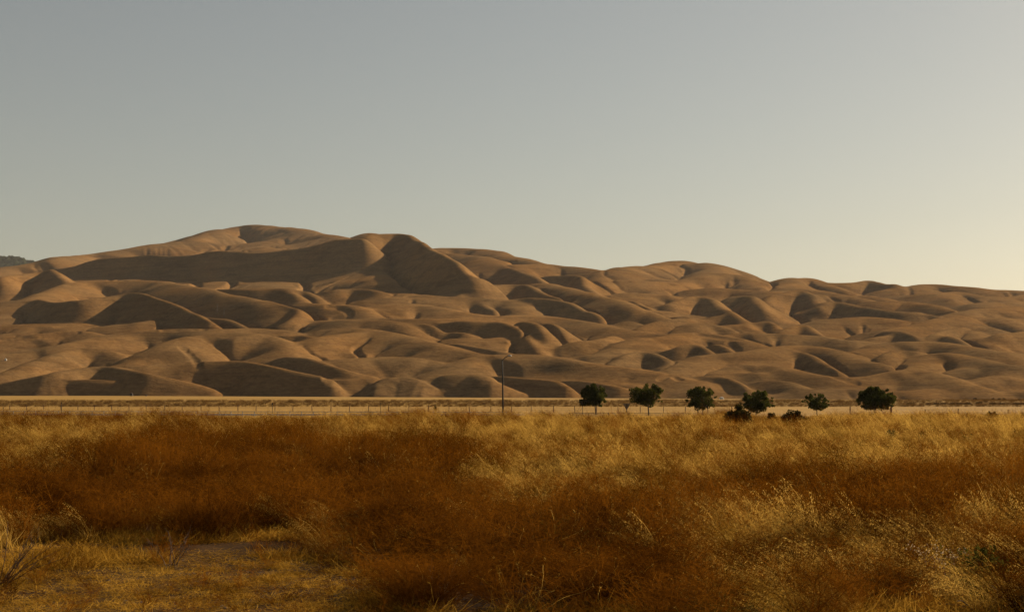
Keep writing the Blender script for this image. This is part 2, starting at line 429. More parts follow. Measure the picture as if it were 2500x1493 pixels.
# dirt tracks cut into the slopes
TRACKS = [('A', '1150,755 1300,768 1500,795'), ('A', '400,815 520,806 640,797'), ('A', '1170,836 1300,832 1450,830'), ('A', '0,912 150,896 350,878 550,850'),
          ('B', '-90,665 -20,680 40,700 70,730 40,748 -60,756'), ('B', '480,600 520,585 600,577 700,580'), ('B', '930,700 1050,725 1180,715'), ('A', '1300,965 1340,1000 1380,1040 1410,1090'),
          ('C', '370,630 400,655 440,690'), ('C', '1080,860 1180,890 1290,925'), ('C', '150,570 330,600 450,610'), ('A', '2320,1175 2420,1240 2480,1300'), ('B', '2280,1190 2350,1155 2420,1190')]
for pan, pts in TRACKS:
    ox, oy = PAN[pan]
    P = catmull(np.array([[float(v) for v in q.split(',')] for q in pts.split()]), 3.0)
    for x_, y_ in zip(ox + P[:, 0] * ZS, oy + P[:, 1] * ZS):
        ux, a_ = px_dir(x_, y_)
        c_ = int(np.clip(np.searchsorted(ug, ux), 3, NC - 4))
        e_ = (H[:, c_] - CAM_H) / Dg >= a_
        if not e_.any(): continue
        i_ = int(np.argmax(e_)); i_ = min(max(i_, 3), NR - 4)
        sub = (slice(i_ - 1, i_ + 2), slice(c_ - 2, c_ + 3))
        TR_CUT = globals().setdefault('TR_CUT', np.zeros_like(H))
        TR_CUT[sub] = np.maximum(TR_CUT[sub], np.array([[.3, .6, .8, .6, .3], [.6, 1, 1, 1, .6], [.3, .6, .8, .6, .3]]))
H = H - 1.3 * TR_CUT

def fmt_hill(name, X, Y, Z, nr, nc):
    return np_mesh(name, np.stack([X.ravel(), Y.ravel(), Z.ravel()], 1), grid_faces(nr, nc), True)
hills_me = fmt_hill('hills', GX, GY, H, NR, NC)

m, N, L, out = new_mat('dry_hill_grass')
geo = N.new('ShaderNodeNewGeometry')
mp = N.new('ShaderNodeMapping'); mp.inputs['Scale'].default_value = (1, 1, 3.0)
L.new(geo.outputs['Position'], mp.inputs['Vector'])
n1 = noise_node(N, L, geo.outputs['Position'], 0.0035, 5, 0.6)
n2 = noise_node(N, L, mp.outputs[0], 0.03, 6, 0.65, 0.6)
n3 = noise_node(N, L, mp.outputs[0], 0.22, 4, 0.7)
c1 = ramp(N, L, n1.outputs['Fac'], [(0.3, (0.140, 0.079, 0.032)), (0.7, (0.210, 0.125, 0.054))])
c2 = ramp(N, L, n2.outputs['Fac'], [(0.30, (0.66, 0.64, 0.62)), (0.5, (1.0, 1.0, 1.0)), (0.75, (1.16, 1.13, 1.05))])
c3 = ramp(N, L, n3.outputs['Fac'], [(0.32, (0.74, 0.73, 0.72)), (0.66, (1.16, 1.16, 1.15))])
mp2 = N.new('ShaderNodeMapping'); mp2.inputs['Scale'].default_value = (0.012, 0.012, 0.30)
L.new(geo.outputs['Position'], mp2.inputs['Vector'])
n4 = noise_node(N, L, mp2.outputs[0], 1.0, 5, 0.65, 0.3)
c4 = ramp(N, L, n4.outputs['Fac'], [(0.34, (0.80, 0.79, 0.79)), (0.5, (1, 1, 1)), (0.7, (1.10, 1.09, 1.06))])
n5 = noise_node(N, L, geo.outputs['Position'], 0.009, 4, 0.6, 0.5)
c5 = ramp(N, L, n5.outputs['Fac'], [(0.36, (0.92, 0.98, 1.06)), (0.64, (1.05, 1.0, 0.92))])
cc = mixc(N, L, 1.0, c1.outputs[0], c2.outputs[0], 'MULTIPLY')
cc = mixc(N, L, 1.0, cc, c3.outputs[0], 'MULTIPLY')
cc = mixc(N, L, 1.0, cc, c4.outputs[0], 'MULTIPLY')
cc = mixc(N, L, 1.0, cc, c5.outputs[0], 'MULTIPLY')
p = N.new('ShaderNodeBsdfPrincipled')
p.inputs['Roughness'].default_value = 0.95
p.inputs['Specular IOR Level'].default_value = 0.0
L.new(cc, p.inputs['Base Color'])
bp = N.new('ShaderNodeBump'); bp.inputs['Strength'].default_value = 0.35; bp.inputs['Distance'].default_value = 1.5
L.new(n3.outputs['Fac'], bp.inputs['Height'])
L.new(bp.outputs[0], p.inputs['Normal'])
L.new(p.outputs[0], out.inputs[0])
MAT_HILL = m
hills_me.materials.append(MAT_HILL)
hills = link(bpy.data.objects.new('hills', hills_me))
tag(hills, 'bare rolling hills of dry brown grass with dark shaded gullies', 'hills', kind='structure')

# ground ------------------------------------------------------------------
def ground_z(X, Y):
    X = np.asarray(X, float); Y = np.asarray(Y, float)
    z = np.interp(Y, [0, 92, 120, 190, 235, 300, 346, 358, 362, 400, 900, 9000],
                     [0, 0, -0.35, -1.3, -1.4, -1.65, -1.5, -0.35, -0.25, -0.4, -0.9, -0.9])
    far = np.clip((Y - 362) / 538, 0, 1)
    z = z - far * 2.6 * np.clip((X + 250) / 500, 0, 1)
    z = z + 0.10 * fbm(X / 6.0, Y / 6.0, 3) * np.clip(1 - (Y - 80) / 60, 0, 1)
    return z
def axis(lims):
    out = []
    for a, b, s in lims: out.append(np.arange(a, b, s))
    return np.concatenate(out + [[lims[-1][1]]])
gy = axis([(-60, 10, 5), (10, 40, .4), (40, 110, 1), (110, 300, 4), (300, 370, 1.0), (370, 900, 25), (900, 9000, 500)])
gx1 = axis([(0, 16, .4), (16, 60, 1.5), (60, 500, 12), (500, 8000, 400)])
gx = np.concatenate([-gx1[:0:-1], gx1])
XX, YY = np.meshgrid(gx, gy)
ground_me = fmt_hill('ground', XX, YY, ground_z(XX, YY), len(gy), len(gx))
m, N, L, out = new_mat('dry_ground')
geo = N.new('ShaderNodeNewGeometry')
sep = N.new('ShaderNodeSeparateXYZ'); L.new(geo.outputs['Position'], sep.inputs[0])
nA = noise_node(N, L, geo.outputs['Position'], 1.4, 6, 0.65)
nB = noise_node(N, L, geo.outputs['Position'], 14.0, 5, 0.7)
mp = N.new('ShaderNodeMapping'); mp.inputs['Scale'].default_value = (0.15, 1, 1)
L.new(geo.outputs['Position'], mp.inputs['Vector'])
nC = noise_node(N, L, mp.outputs[0], 0.10, 6, 0.65)
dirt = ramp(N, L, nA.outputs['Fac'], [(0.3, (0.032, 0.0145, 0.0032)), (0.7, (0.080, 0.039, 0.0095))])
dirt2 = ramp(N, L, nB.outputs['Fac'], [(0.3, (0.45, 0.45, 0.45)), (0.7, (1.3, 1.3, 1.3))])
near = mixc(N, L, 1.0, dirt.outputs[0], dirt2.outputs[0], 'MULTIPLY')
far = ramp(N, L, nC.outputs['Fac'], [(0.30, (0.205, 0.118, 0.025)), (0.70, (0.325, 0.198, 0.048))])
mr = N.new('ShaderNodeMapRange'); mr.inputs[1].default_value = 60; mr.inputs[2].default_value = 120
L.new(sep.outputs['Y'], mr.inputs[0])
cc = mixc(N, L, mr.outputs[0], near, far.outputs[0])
p = N.new('ShaderNodeBsdfPrincipled'); p.inputs['Roughness'].default_value = 0.95
p.inputs['Specular IOR Level'].default_value = 0.1
L.new(cc, p.inputs['Base Color'])
bp = N.new('ShaderNodeBump'); bp.inputs['Strength'].default_value = 0.7; bp.inputs['Distance'].default_value = 0.05
L.new(nB.outputs['Fac'], bp.inputs['Height']); L.new(bp.outputs[0], p.inputs['Normal'])
L.new(p.outputs[0], out.inputs[0])
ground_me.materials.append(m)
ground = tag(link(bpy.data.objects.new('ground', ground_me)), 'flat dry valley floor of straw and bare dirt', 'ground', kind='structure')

def gz(x, y):
    return float(ground_z(np.array([x]), np.array([y]))[0])

def hill_hit(x, y):
    """first point of the hill surface met along a photograph pixel's ray"""
    ux, a = px_dir(x, y)
    c = int(np.clip(np.searchsorted(ug, ux), 0, NC - 1))
    el_ = (H[:, c] - CAM_H) / Dg
    i = int(np.argmax(el_ >= a)) if (el_ >= a).any() else NR - 1
    return ux * Dg[i], Dg[i], H[i, c]

# wooded hill far behind the left shoulder ---------------------------------
wx = np.linspace(-2900, -1500, 420); wy = np.linspace(5000, 5400, 60)
XX, YY = np.meshgrid(wx, wy)
crest = np.interp(XX / 5200 * F_PX + 1250, [-500, -200, 0, 40, 60, 90, 130, 250], [640, 615, 624, 626, 630, 640, 652, 690])
crest = (HOR - crest) / F_PX * 5200
ZZ = crest - np.abs(YY - 5200) * 0.5 + 16 * np.abs(vnoise(XX / 11, YY / 14)) + 8 * vnoise(XX / 5, YY / 6)
wood_me = fmt_hill('wooded_hill', XX, YY, ZZ, 60, 420)
m, N, L, out = new_mat('far_woodland')
geo = N.new('ShaderNodeNewGeometry')
n1 = noise_node(N, L, geo.outputs['Position'], 0.08, 4, 0.6)
r = ramp(N, L, n1.outputs['Fac'], [(0.35, (0.012, 0.016, 0.010)), (0.7, (0.030, 0.036, 0.018))])
p = N.new('ShaderNodeBsdfPrincipled'); p.inputs['Roughness'].default_value = 1.0; p.inputs['Specular IOR Level'].default_value = 0
L.new(r.outputs[0], p.inputs['Base Color']); L.new(p.outputs[0], out.inputs[0])
wood_me.materials.append(m)
tag(link(bpy.data.objects.new('wooded_hill', wood_me)), 'dark tree covered hill far behind the left slope', 'hill', kind='structure')

# ------------------------------------------------------------------ small mesh builders
class MB:
    def __init__(s): s.v = []; s.f = []
    def quadstrip(s, a, b):
        """two equally long point lists -> strip"""
        o = len(s.v); n = len(a)
        for p, q in zip(a, b): s.v += [tuple(p), tuple(q)]
        for i in range(n - 1): s.f.append((o + 2 * i, o + 2 * i + 1, o + 2 * i + 3, o + 2 * i + 2))
    def tube(s, pts, rad, n=6, cap=True):
        o = len(s.v); pts = [Vector(p) for p in pts]
        for i, p in enumerate(pts):
            t = (pts[min(i + 1, len(pts) - 1)] - pts[max(i - 1, 0)])
            t = t.normalized() if t.length > 1e-9 else Vector((0, 0, 1))
            a = t.orthogonal() if abs(t.z) < .9 else t.cross(Vector((1, 0, 0)))
            a.normalize(); b = t.cross(a)
            r = rad[i] if hasattr(rad, '__len__') else rad
            for k in range(n):
                q = p + (a * math.cos(2 * math.pi * k / n) + b * math.sin(2 * math.pi * k / n)) * r
                s.v.append(tuple(q))
        for i in range(len(pts) - 1):
            for k in range(n):
                k2 = (k + 1) % n
                s.f.append((o + i * n + k, o + i * n + k2, o + (i + 1) * n + k2, o + (i + 1) * n + k))
        if cap:
            s.f.append(tuple(o + k for k in range(n))[::-1])
            s.f.append(tuple(o + (len(pts) - 1) * n + k for k in range(n)))
    def box(s, lo, hi, top=1.0):
        o = len(s.v)
        cx, cy_ = (lo[0] + hi[0]) / 2, (lo[1] + hi[1]) / 2
        for z, f in ((lo[2], 1.0), (hi[2], top)):
            for x, y in ((lo[0], lo[1]), (hi[0], lo[1]), (hi[0], hi[1]), (lo[0], hi[1])):
                s.v.append((cx + (x - cx) * f, cy_ + (y - cy_) * f, z))
        s.f += [(o + 3, o + 2, o + 1, o), (o + 4, o + 5, o + 6, o + 7)]
        for k in range(4):
            k2 = (k + 1) % 4
            s.f.append((o + k, o + k2, o + 4 + k2, o + 4 + k))
    def prism(s, poly, y0, y1):
        """polygon in x,z pushed from y0 to y1"""
        o = len(s.v); n = len(poly)
        for y in (y0, y1):
            for x, z in poly: s.v.append((x, y, z))
        s.f += [tuple(o + k for k in range(n)), tuple(o + n + k for k in range(n))[::-1]]
        for k in range(n):
            k2 = (k + 1) % n
            s.f.append((o + k2, o + k, o + n + k, o + n + k2))
    def mesh(s, name, mat, smooth=False):
        me = bpy.data.meshes.new(name)
        me.from_pydata(s.v, [], s.f)
        if smooth: me.shade_smooth()
        me.materials.append(mat)
        return me
    def build(s, name, mat, parent=None, smooth=False):
        return link(bpy.data.objects.new(name, s.mesh(name, mat, smooth)), parent)

M_GALV = plain_mat('galvanised_steel', (0.30, 0.31, 0.32), 0.5, 0.6)
M_DARKMETAL = plain_mat('weathered_pole', (0.012, 0.010, 0.008), 0.8, 0.0)
M_TOWER = plain_mat('tower_steel', (0.05, 0.04, 0.032), 0.8, 0.0)
M_POST = plain_mat('weathered_post', (0.085, 0.040, 0.022), 0.9)
M_GREYWOOD = plain_mat('grey_wood', (0.060, 0.048, 0.036), 0.95)
M_WIRE = plain_mat('fence_wire', (0.10, 0.08, 0.06), 0.6, 0.5)
M_BARK = plain_mat('bark', (0.055, 0.040, 0.026), 0.95)
M_SIGN = plain_mat('sign_back', (0.16, 0.125, 0.085), 0.6, 0.3)
M_WHITE = plain_mat('white_paint', (0.42, 0.41, 0.38), 0.5)
M_SHED = plain_mat('dark_shed', (0.035, 0.026, 0.020), 0.9)
M_ROAD = plain_mat('asphalt', (0.055, 0.056, 0.060), 0.85, 0, 0.2, 0.8)

# ------------------------------------------------------------------ road
road_D = 222.0
rx = np.linspace(-150, 6, 60)
V = []
for x in rx:
    for d in (218.0, 222.0, 226.0): V.append((x, d, gz(x, d) + 0.06 + (0.06 if d == 222.0 else 0)))
road_me = np_mesh('road', np.array(V), grid_faces(60, 3))
road_me.materials.append(M_ROAD)
tag(link(bpy.data.objects.new('road', road_me)), 'grey asphalt road behind the steel railing', 'road', kind='structure')

# ------------------------------------------------------------------ steel railing beside the road
def rail_run(name, x0, x1, d0, d1, step, mat, label, cat, rails, post_r, ptop):
    root = empty(name, (x0, d0, gz(x0, d0)))
    tag(root, label, cat)
    n = int(abs(x1 - x0) / step)
    base = Vector(root.location)
    pm = None
    P = []
    for i in range(n + 1):
        t = i / n
        x = x0 + (x1 - x0) * t; d = d0 + (d1 - d0) * t
        P.append(Vector((x, d, gz(x, d))))
    for i, q in enumerate(P):
        if pm is None:
            b = MB(); b.box((-post_r, -post_r, -0.25), (post_r, post_r, ptop)); pm = b.mesh('post', mat)
        o = link(bpy.data.objects.new('post', pm), root); o.location = q - base
    for h, r in rails:
        b = MB()
        b.tube([p - base + Vector((0, -post_r - r, h)) for p in P], r, 6)
        b.build('rail', mat, root)
    return root
rail_run('road_railing', -88, -0.8, 217.0, 206.0, 1.75, M_GALV, 'long grey steel railing with two rails beside the road', 'railing', [(0.66, 0.045), (0.30, 0.035)], 0.045, 0.72)
rail_run('timber_rail', 8.6, 32.0, 214.0, 210.0, 2.9, M_GREYWOOD, 'low dark rail running behind the row of trees', 'railing', [(0.42, 0.04), (0.20, 0.03)], 0.05, 0.5)

# ------------------------------------------------------------------ ranch fence, post by post
def wire_fence(label, posts, wires):
    """posts: (px, D, height, radius, lean)"""
    p0 = posts[0]
    bx = (p0[0] - 1250) / F_PX * p0[1]
    base = Vector((bx, p0[1], gz(bx, p0[1])))
    root = empty('wire_fence', base)
    tag(root, label, 'fence')
    P = []
    for (x, D, h, r, lean) in posts:
        X = (x - 1250) / F_PX * D
        q = Vector((X, D, gz(X, D))) - base
        b = MB()
        b.tube([(0, 0, -0.3), (lean * .5, 0, h * .5), (lean, 0.02, h)], [r, r * .97, r * .9], 7)
        o = b.build('post', M_POST, root); o.location = q
        P.append(q)
    for f in wires:
        b = MB()
        pts = []
        for i, q in enumerate(P):
            h = posts[i][2] * f
            pts.append(q + Vector((0, -posts[i][3] - 0.004, h)))
            if i < len(P) - 1:
                mid = (q + P[i + 1]) / 2 + Vector((0, -posts[i][3], (posts[i][2] + posts[i + 1][2]) / 2 * f - 0.03)); pts.append(mid)
        b.tube(pts, 0.006, 3, False)
        b.build('wire', M_WIRE, root)
    return root
fx = [-18, 24, 65, 107, 149, 190, 230, 273, 315, 357, 402, 445, 491, 535, 581, 625, 671, 715, 762, 808, 853, 900, 949, 998, 1046, 1096, 1146, 1198, 1249, 1297, 1351, 1403, 1456, 1509, 1563, 1620, 1673, 1728, 1786]
posts = []
for i, x in enumerate(fx):
    D = 300 - 58 * max(0, x) / 1786
    posts.append((x, D, random.uniform(1.0, 1.28), random.uniform(0.055, 0.085), random.uniform(-.06, .06)))
wire_fence('long wire fence on rusty posts across the pale field', posts, (0.92, 0.66, 0.4))
wire_fence('short wire fence with one thick post right of the dense tree', [(2075, 165, 1.55, .075, .03), (2176, 140, 1.42, .12, -.02), (2258, 170, 1.25, .06, .04), (2340, 172, 1.35, .065, -.03), (2461, 168, 1.22, .07, .02), (2560, 168, 1.2, .07, 0)], (0.9, 0.6))

# ------------------------------------------------------------------ street lamp
def street_lamp():
    D = 222.0
    X = (1228 - 1250) / F_PX * D; z = gz(X, D)
    root = empty('street_lamp', (X, D, z))
    tag(root, 'tall street lamp with one curved arm left of the trees', 'street lamp')
    Hh = 8.55
    b = MB(); b.box((-.2, -.2, -.1), (.2, .2, .12), .9); b.build('base', M_DARKMETAL, root)
    b = MB(); b.tube([(0, 0, .12), (-.02, 0, 3), (-.06, 0, 6), (-.12, 0, Hh)], [.15, .13, .115, .095], 10); b.build('pole', M_DARKMETAL, root, True)
    b = MB(); arm = [(-.12, 0, Hh - .15), (.05, 0, Hh + .10), (.30, 0, Hh + .38), (.60, 0, Hh + .58), (.85, 0, Hh + .66)]
    b.tube(arm, [.075, .07, .065, .06, .06], 8); b.build('arm', M_DARKMETAL, root, True)
    b = MB()
    b.tube([(.78, 0, Hh + .66), (.92, 0, Hh + .69), (1.15, 0, Hh + .69), (1.33, 0, Hh + .66)], [.08, .13, .12, .06], 10)
    lh = b.build('lamp_head', M_GALV, root, True)
    b = MB(); b.tube([(1.08, 0, Hh + .56), (1.08, 0, Hh + .63)], [.06, .09], 10); b.build('lens', plain_mat('lamp_lens', (.5, .5, .46), .3), lh, True)
street_lamp()

# ------------------------------------------------------------------ yield sign seen from behind
def yield_sign():
    D = 209.0
    X = (1530 - 1250) / F_PX * D; z = gz(X, D)
    root = empty('yield_sign', (X, D, z)); tag(root, 'back of a triangular road sign between the first two trees', 'road sign')
    zt = CAM_H - (984 - HOR) / F_PX * D - z; s = 1.08
    b = MB(); b.box((-.045, -.045, -.2), (.045, .045, zt - .05)); b.build('post', M_GREYWOOD, root)
    b = MB()
    c = .06
    b.prism([(-s / 2 + c, zt), (s / 2 - c, zt), (s / 2, zt - .09), (c, zt - .93), (-c, zt - .93), (-s / 2, zt - .09)], .052, .062)
    b.build('plate', M_SIGN, root)
    b = MB(); b.box((-.22, -.012, zt - .30), (.22, .050, zt - .25)); b.build('bracket', M_DARKMETAL, root)
    b = MB(); b.prism([(-.14, zt - 1.22), (0, zt - 1.06), (.14, zt - 1.22), (0, zt - 1.38)], .052, .060); b.build('reflector', M_SIGN, root)
yield_sign()

# ------------------------------------------------------------------ marker posts by the road
def marker(x, ytop, D, r, label, cap):
    X = (x - 1250) / F_PX * D; z = gz(X, D)
    zt = CAM_H - (ytop - HOR) / F_PX * D - z
    root = empty('marker_post', (X, D, z)); tag(root, label, 'marker post', 'thin marker posts along the road')
    b = MB(); b.tube([(0, 0, -.2), (.01, 0, zt * .5), (0, 0, zt)], [r, r, r * .9], 6); b.build('post', M_GREYWOOD, root)
    b = MB(); b.box((-cap, -.02, zt - .02), (cap, .02, zt + .22 * cap / .07)); b.build('cap', M_DARKMETAL, root)
marker(8, 996, 213, .04, 'thin post at the far left end of the steel railing', .05)
marker(150, 984, 213, .045, 'tall thin marker post near the left end of the railing', .06)
marker(665, 987, 225, .04, 'thin marker post with a small square top mid railing', .09)
marker(929, 985, 228, .035, 'slender marker post left of the staked sapling', .05)
marker(1422, 993, 230, .045, 'thin marker post left of the first tree trunk', .05)
marker(1704, 1006, 205, .11, 'short stout post left of the third tree', .09)

# ------------------------------------------------------------------ small far buildings
def far_box(name, px, py, D, w, h, label, cat, mat, roof):
    X = (px - 1250) / F_PX * D; z = gz(X, D)
    root = empty(name, (X, D, z)); tag(root, label, cat)
    b = MB(); b.box((-w / 2, -w / 2, -.2), (w / 2, w / 2, h)); b.build('wall', mat, root)
    b = MB(); b.prism([(-w * .62, h + .004), (w * .62, h + .004), (0, h + w * .35)], -w * .6, w * .6); b.build('roof', roof, root)
    b = MB(); b.box((-w * .14, -w / 2 - .04, 0), (w * .14, -w / 2 - .004, h * .75)); b.build('door', M_GREYWOOD, root)
far_box('pump_shed', 321, 967, 840, 1.5, 1.35, 'tiny dark shed on the far plain below the left hills', 'shed', M_SHED, M_SHED)
far_box('feed_hut', 357, 968, 850, 0.9, 0.5, 'tiny low dark hut right of the far shed', 'hut', M_SHED, M_SHED)
def tank(px, D, L_, r, z0, X, label):
    root = empty('water_tank', (X, D, z0)); tag(root, label, 'tank', 'white water tanks')
    b = MB(); b.tube([(0, 0, -.3), (0, 0, L_)], [r, r], 14); b.build('shell', M_WHITE, root, False)
    b = MB(); b.tube([(0, 0, L_ + .003), (0, 0, L_ + r * .35)], [r * 1.03, r * .08], 14); b.build('roof', M_WHITE, root, False)
Xt = (1762 - 1250) / F_PX * 640
tank(1762, 640, .75, 1.0, gz(Xt, 640), Xt, 'small white tank on the plain between third and fourth tree')
hx, hy, hz = hill_hit(14, 882)
tank(14, hy, 1.3, .85, hz, hx, 'tiny white tank on the hillside at the far left edge')

def power_tower(px, ptop, pbase, label):
    x, d, z = hill_hit(px, pbase)
    h = (pbase - ptop) / F_PX * d
    root = empty('power_tower', (x, d, z)); tag(root, label, 'power tower', 'faint power towers on the hills')
    for sx in (-1, 1):
        for sy in (-1, 1):
            b = MB(); b.tube([(sx * h * .10, sy * h * .10, -1), (sx * h * .035, sy * h * .035, h * .6), (sx * h * .03, sy * h * .03, h)], .04, 5); b.build('leg', M_TOWER, root)
    b = MB()
    for k in range(7):
        t0, t1 = k / 7, (k + 1) / 7
        w0 = h * np.interp(t0, [0, .6, 1], [.1, .035, .03]); w1 = h * np.interp(t1, [0, .6, 1], [.1, .035, .03])
        for s in (-1, 1):
            for yy in (-1, 1): b.tube([(s * w0, yy * w0, h * t0), (-s * w1, yy * w1, h * t1)], .022, 4)
    b.build('lattice', M_TOWER, root)
    for f in (.72, .84, .96):
        b = MB(); b.tube([(-h * .14, 0, h * f), (0, 0, h * f + .2), (h * .14, 0, h * f)], .04, 5); b.build('crossarm', M_TOWER, root)
power_tower(530, 742, 764, 'left one of two faint power towers on the hillside')
power_tower(547, 754, 774, 'right one of two faint power towers on the hillside')

# ================================================================== FOLIAGE
def leaf_mat(name, dark, light, trans=0.35, rough=0.6, scale=0.6, inst=False):
    m, N, L, out = new_mat(name)
    geo = N.new('ShaderNodeNewGeometry')
    n = noise_node(N, L, geo.outputs['Position'], scale, 4, 0.6)
    fac = n.outputs['Fac']
    if inst:
        oi = N.new('ShaderNodeObjectInfo')
        mm = N.new('ShaderNodeMath'); mm.operation = 'MULTIPLY_ADD'
        L.new(oi.outputs['Random'], mm.inputs[0]); mm.inputs[1].default_value = 0.45; mm.inputs[2].default_value = -0.22
        m2 = N.new('ShaderNodeMath'); m2.operation = 'ADD'
        L.new(fac, m2.inputs[0]); L.new(mm.outputs[0], m2.inputs[1]); fac = m2.outputs[0]
        at = N.new('ShaderNodeAttribute'); at.attribute_name = 'tone'
        m3 = N.new('ShaderNodeMath'); m3.operation = 'ADD'
        L.new(fac, m3.inputs[0]); L.new(at.outputs['Fac'], m3.inputs[1]); fac = m3.outputs[0]
    r = ramp(N, L, fac, [(0.28, dark), (0.75, light)])
    d = N.new('ShaderNodeBsdfDiffuse'); t = N.new('ShaderNodeBsdfTranslucent')
    L.new(r.outputs[0], d.inputs[0]); L.new(r.outputs[0], t.inputs[0])
    mx = N.new('ShaderNodeMixShader'); mx.inputs[0].default_value = trans
    L.new(d.outputs[0], mx.inputs[1]); L.new(t.outputs[0], mx.inputs[2])
    L.new(mx.outputs[0], out.inputs[0])
    return m
M_LEAF = leaf_mat('tree_leaves', (0.012, 0.017, 0.004), (0.085, 0.088, 0.016), 0.45)
M_SHRUB = leaf_mat('shrub_leaves', (0.020, 0.020, 0.006), (0.065, 0.052, 0.016), 0.3, scale=2)
M_SHRUB_BROWN = leaf_mat('dry_shrub', (0.024, 0.020, 0.006), (0.066, 0.052, 0.014), 0.3, scale=2)
M_GREENW = leaf_mat('green_weed', (0.048, 0.045, 0.008), (0.125, 0.108, 0.018), 0.35, scale=3)
M_DULLW = leaf_mat('dull_weed', (0.045, 0.036, 0.009), (0.115, 0.086, 0.020), 0.4, scale=3)
M_SAGE = leaf_mat('sage', (0.035, 0.026, 0.012), (0.080, 0.058, 0.028), 0.25, scale=1)

def leaf_cloud(P, size, seed, elong=1.6, up=0.3):
    """one bent leaf (two triangles) at each point; returns V, F arrays"""
    r = np.random.default_rng(seed)
    n = len(P)
    d = r.normal(size=(n, 3)); d[:, 2] += up; d /= np.linalg.norm(d, axis=1)[:, None]
    e = r.normal(size=(n, 3)); e -= (e * d).sum(1)[:, None] * d; e /= np.linalg.norm(e, axis=1)[:, None]
    nrm = np.cross(d, e)
    s = size * r.uniform(0.6, 1.35, n)[:, None]
    a = P - d * s * elong * 0.5; b = P + d * s * elong * 0.5
    c = P + e * s * 0.5 + nrm * s * 0.12; f = P - e * s * 0.5 + nrm * s * 0.12
    V = np.stack([a, c, b, f], 1).reshape(-1, 3)
    i = np.arange(n)[:, None] * 4
    return V, np.hstack([i, i + 1, i + 2, i + 3])

def tree(px0, px1, py0, py1, tx, tby, D, seed, lobes, leaf=0.17, per=120, label='', top_spikes=0, shape=1.0):
    r = np.random.default_rng(seed)
    X = (tx - 1250) / F_PX * D; zb = gz(X, D)
    root = empty('roadside_tree', (X, D, zb)); tag(root, label, 'tree', 'trees planted along the road')
    s = D / F_PX
    cx = ((px0 + px1) / 2 - tx) * s; hw = (px1 - px0) / 2 * s
    ztop = CAM_H - (py0 - HOR) * s - zb; zlow = CAM_H - (py1 - HOR) * s - zb
    cz = (ztop + zlow) / 2; hh = (ztop - zlow) / 2
    th = zlow + hh * 0.35
    tr = 0.035 * (ztop) * 0.55
    b = MB(); b.tube([(0, 0, -.2), (0, 0, .15), (cx * .15, .03, th * .5), (cx * .3, 0, th)], [tr * 1.5, tr * 1.1, tr, tr * .85], 8)
    b.build('trunk', M_BARK, root, True)
    # lobes: clumps of leaves at the ends of limbs, spread through an egg-shaped crown
    C = []; R = []
    for i in range(lobes):
        while True:
            q = r.uniform(-1, 1, 3)
            n_ = np.linalg.norm(q)
            if 0.35 < n_ < 0.84 and not (q[2] < -0.6 and math.hypot(q[0], q[1]) > 0.7): break
        w = 1.08 - 0.10 * max(0, -q[2])
        C.append([cx + q[0] * hw * w * shape, q[1] * hw * w, cz + q[2] * hh]); R.append(r.uniform(.20, .34) * min(hw, hh) * 1.1)
    for i in range(lobes):                    # ragged sprigs beyond the main clumps
        q = r.normal(size=3); q /= np.linalg.norm(q)
        if q[2] < -.75: continue
        q *= r.uniform(.82, 1.04)
        C.append([cx + q[0] * hw * shape, q[1] * hw, cz + q[2] * hh]); R.append(r.uniform(.08, .16) * min(hw, hh))
    for i in range(top_spikes):
        a = r.uniform(-.75, .75)
        C.append([cx + a * hw, r.uniform(-.3, .3) * hw, cz + hh * math.sqrt(max(0.1, 1 - a * a)) * .93]); R.append(.16 * hh)
        C.append([cx + a * hw * .95, r.uniform(-.3, .3) * hw, cz + hh * math.sqrt(max(0.1, 1 - a * a)) * .74]); R.append(.2 * hh)
    for i in range(0, len(C), 2):
        c = np.array(C[i]); mid = np.array([cx * .3, 0, th]) * .45 + c * .55 + r.normal(size=3) * .1 * hw
        b = MB(); b.tube([(cx * .3, 0, th * .96), tuple(mid), tuple(c)], [tr * .6, tr * .34, tr * .12], 5, False)
        b.build('limb', M_BARK, root, True)
    Ps = []
    for c, rr in zip(C, R):
        n = int(per * (rr / (0.27 * min(hw, hh))) ** 2)
        q = r.normal(size=(n, 3)); q /= np.linalg.norm(q, axis=1)[:, None]
        q *= (r.uniform(0.15, 1.0, n) ** .45)[:, None] * rr * np.array([1.1, 1.1, .9])
        Ps.append(np.array(c) + q)
    ncore = int(lobes * per * .34)
    q = r.normal(size=(ncore, 3)); q /= np.linalg.norm(q, axis=1)[:, None]
    q *= (r.uniform(0, 1, ncore) ** .4)[:, None] * .72
    Ps.append(np.array([cx, 0, cz]) + q * np.array([hw * shape, hw, hh]))
    V, F = leaf_cloud(np.vstack(Ps), leaf, seed + 1)
    me = np_mesh('crown', V, F); me.materials.append(M_LEAF)
    link(bpy.data.objects.new('crown', me), root)
    return root

tree(1412, 1483, 939, 997, 1455, 1011, 224, 21, 26, .16, 190, 'dense round dark tree nearest the street lamp', 4)
tree(1533, 1621, 936, 994, 1584, 1012, 220, 35, 30, .17, 105, 'broad loose crowned tree beside the triangular sign', 3)
tree(1673, 1749, 944, 1001, 1717, 1013, 216, 44, 24, .16, 120, 'third tree from the lamp with ragged spiky top', 7)
tree(1806, 1890, 953, 1006, 1846, 1016, 208, 57, 26, .17, 110, 'olive green bushy tree rising behind the brown shrub', 3)
tree(1957, 2026, 960, 1004, 1995, 1019, 203, 63, 17, .15, 85, 'smallest thin tree with gaps and a slim bare trunk', 4, .95)
tree(2091, 2183, 944, 1008, 2136, 1016, 206, 78, 34, .17, 190, 'widest dense dark tree on the far right of the row', 2)

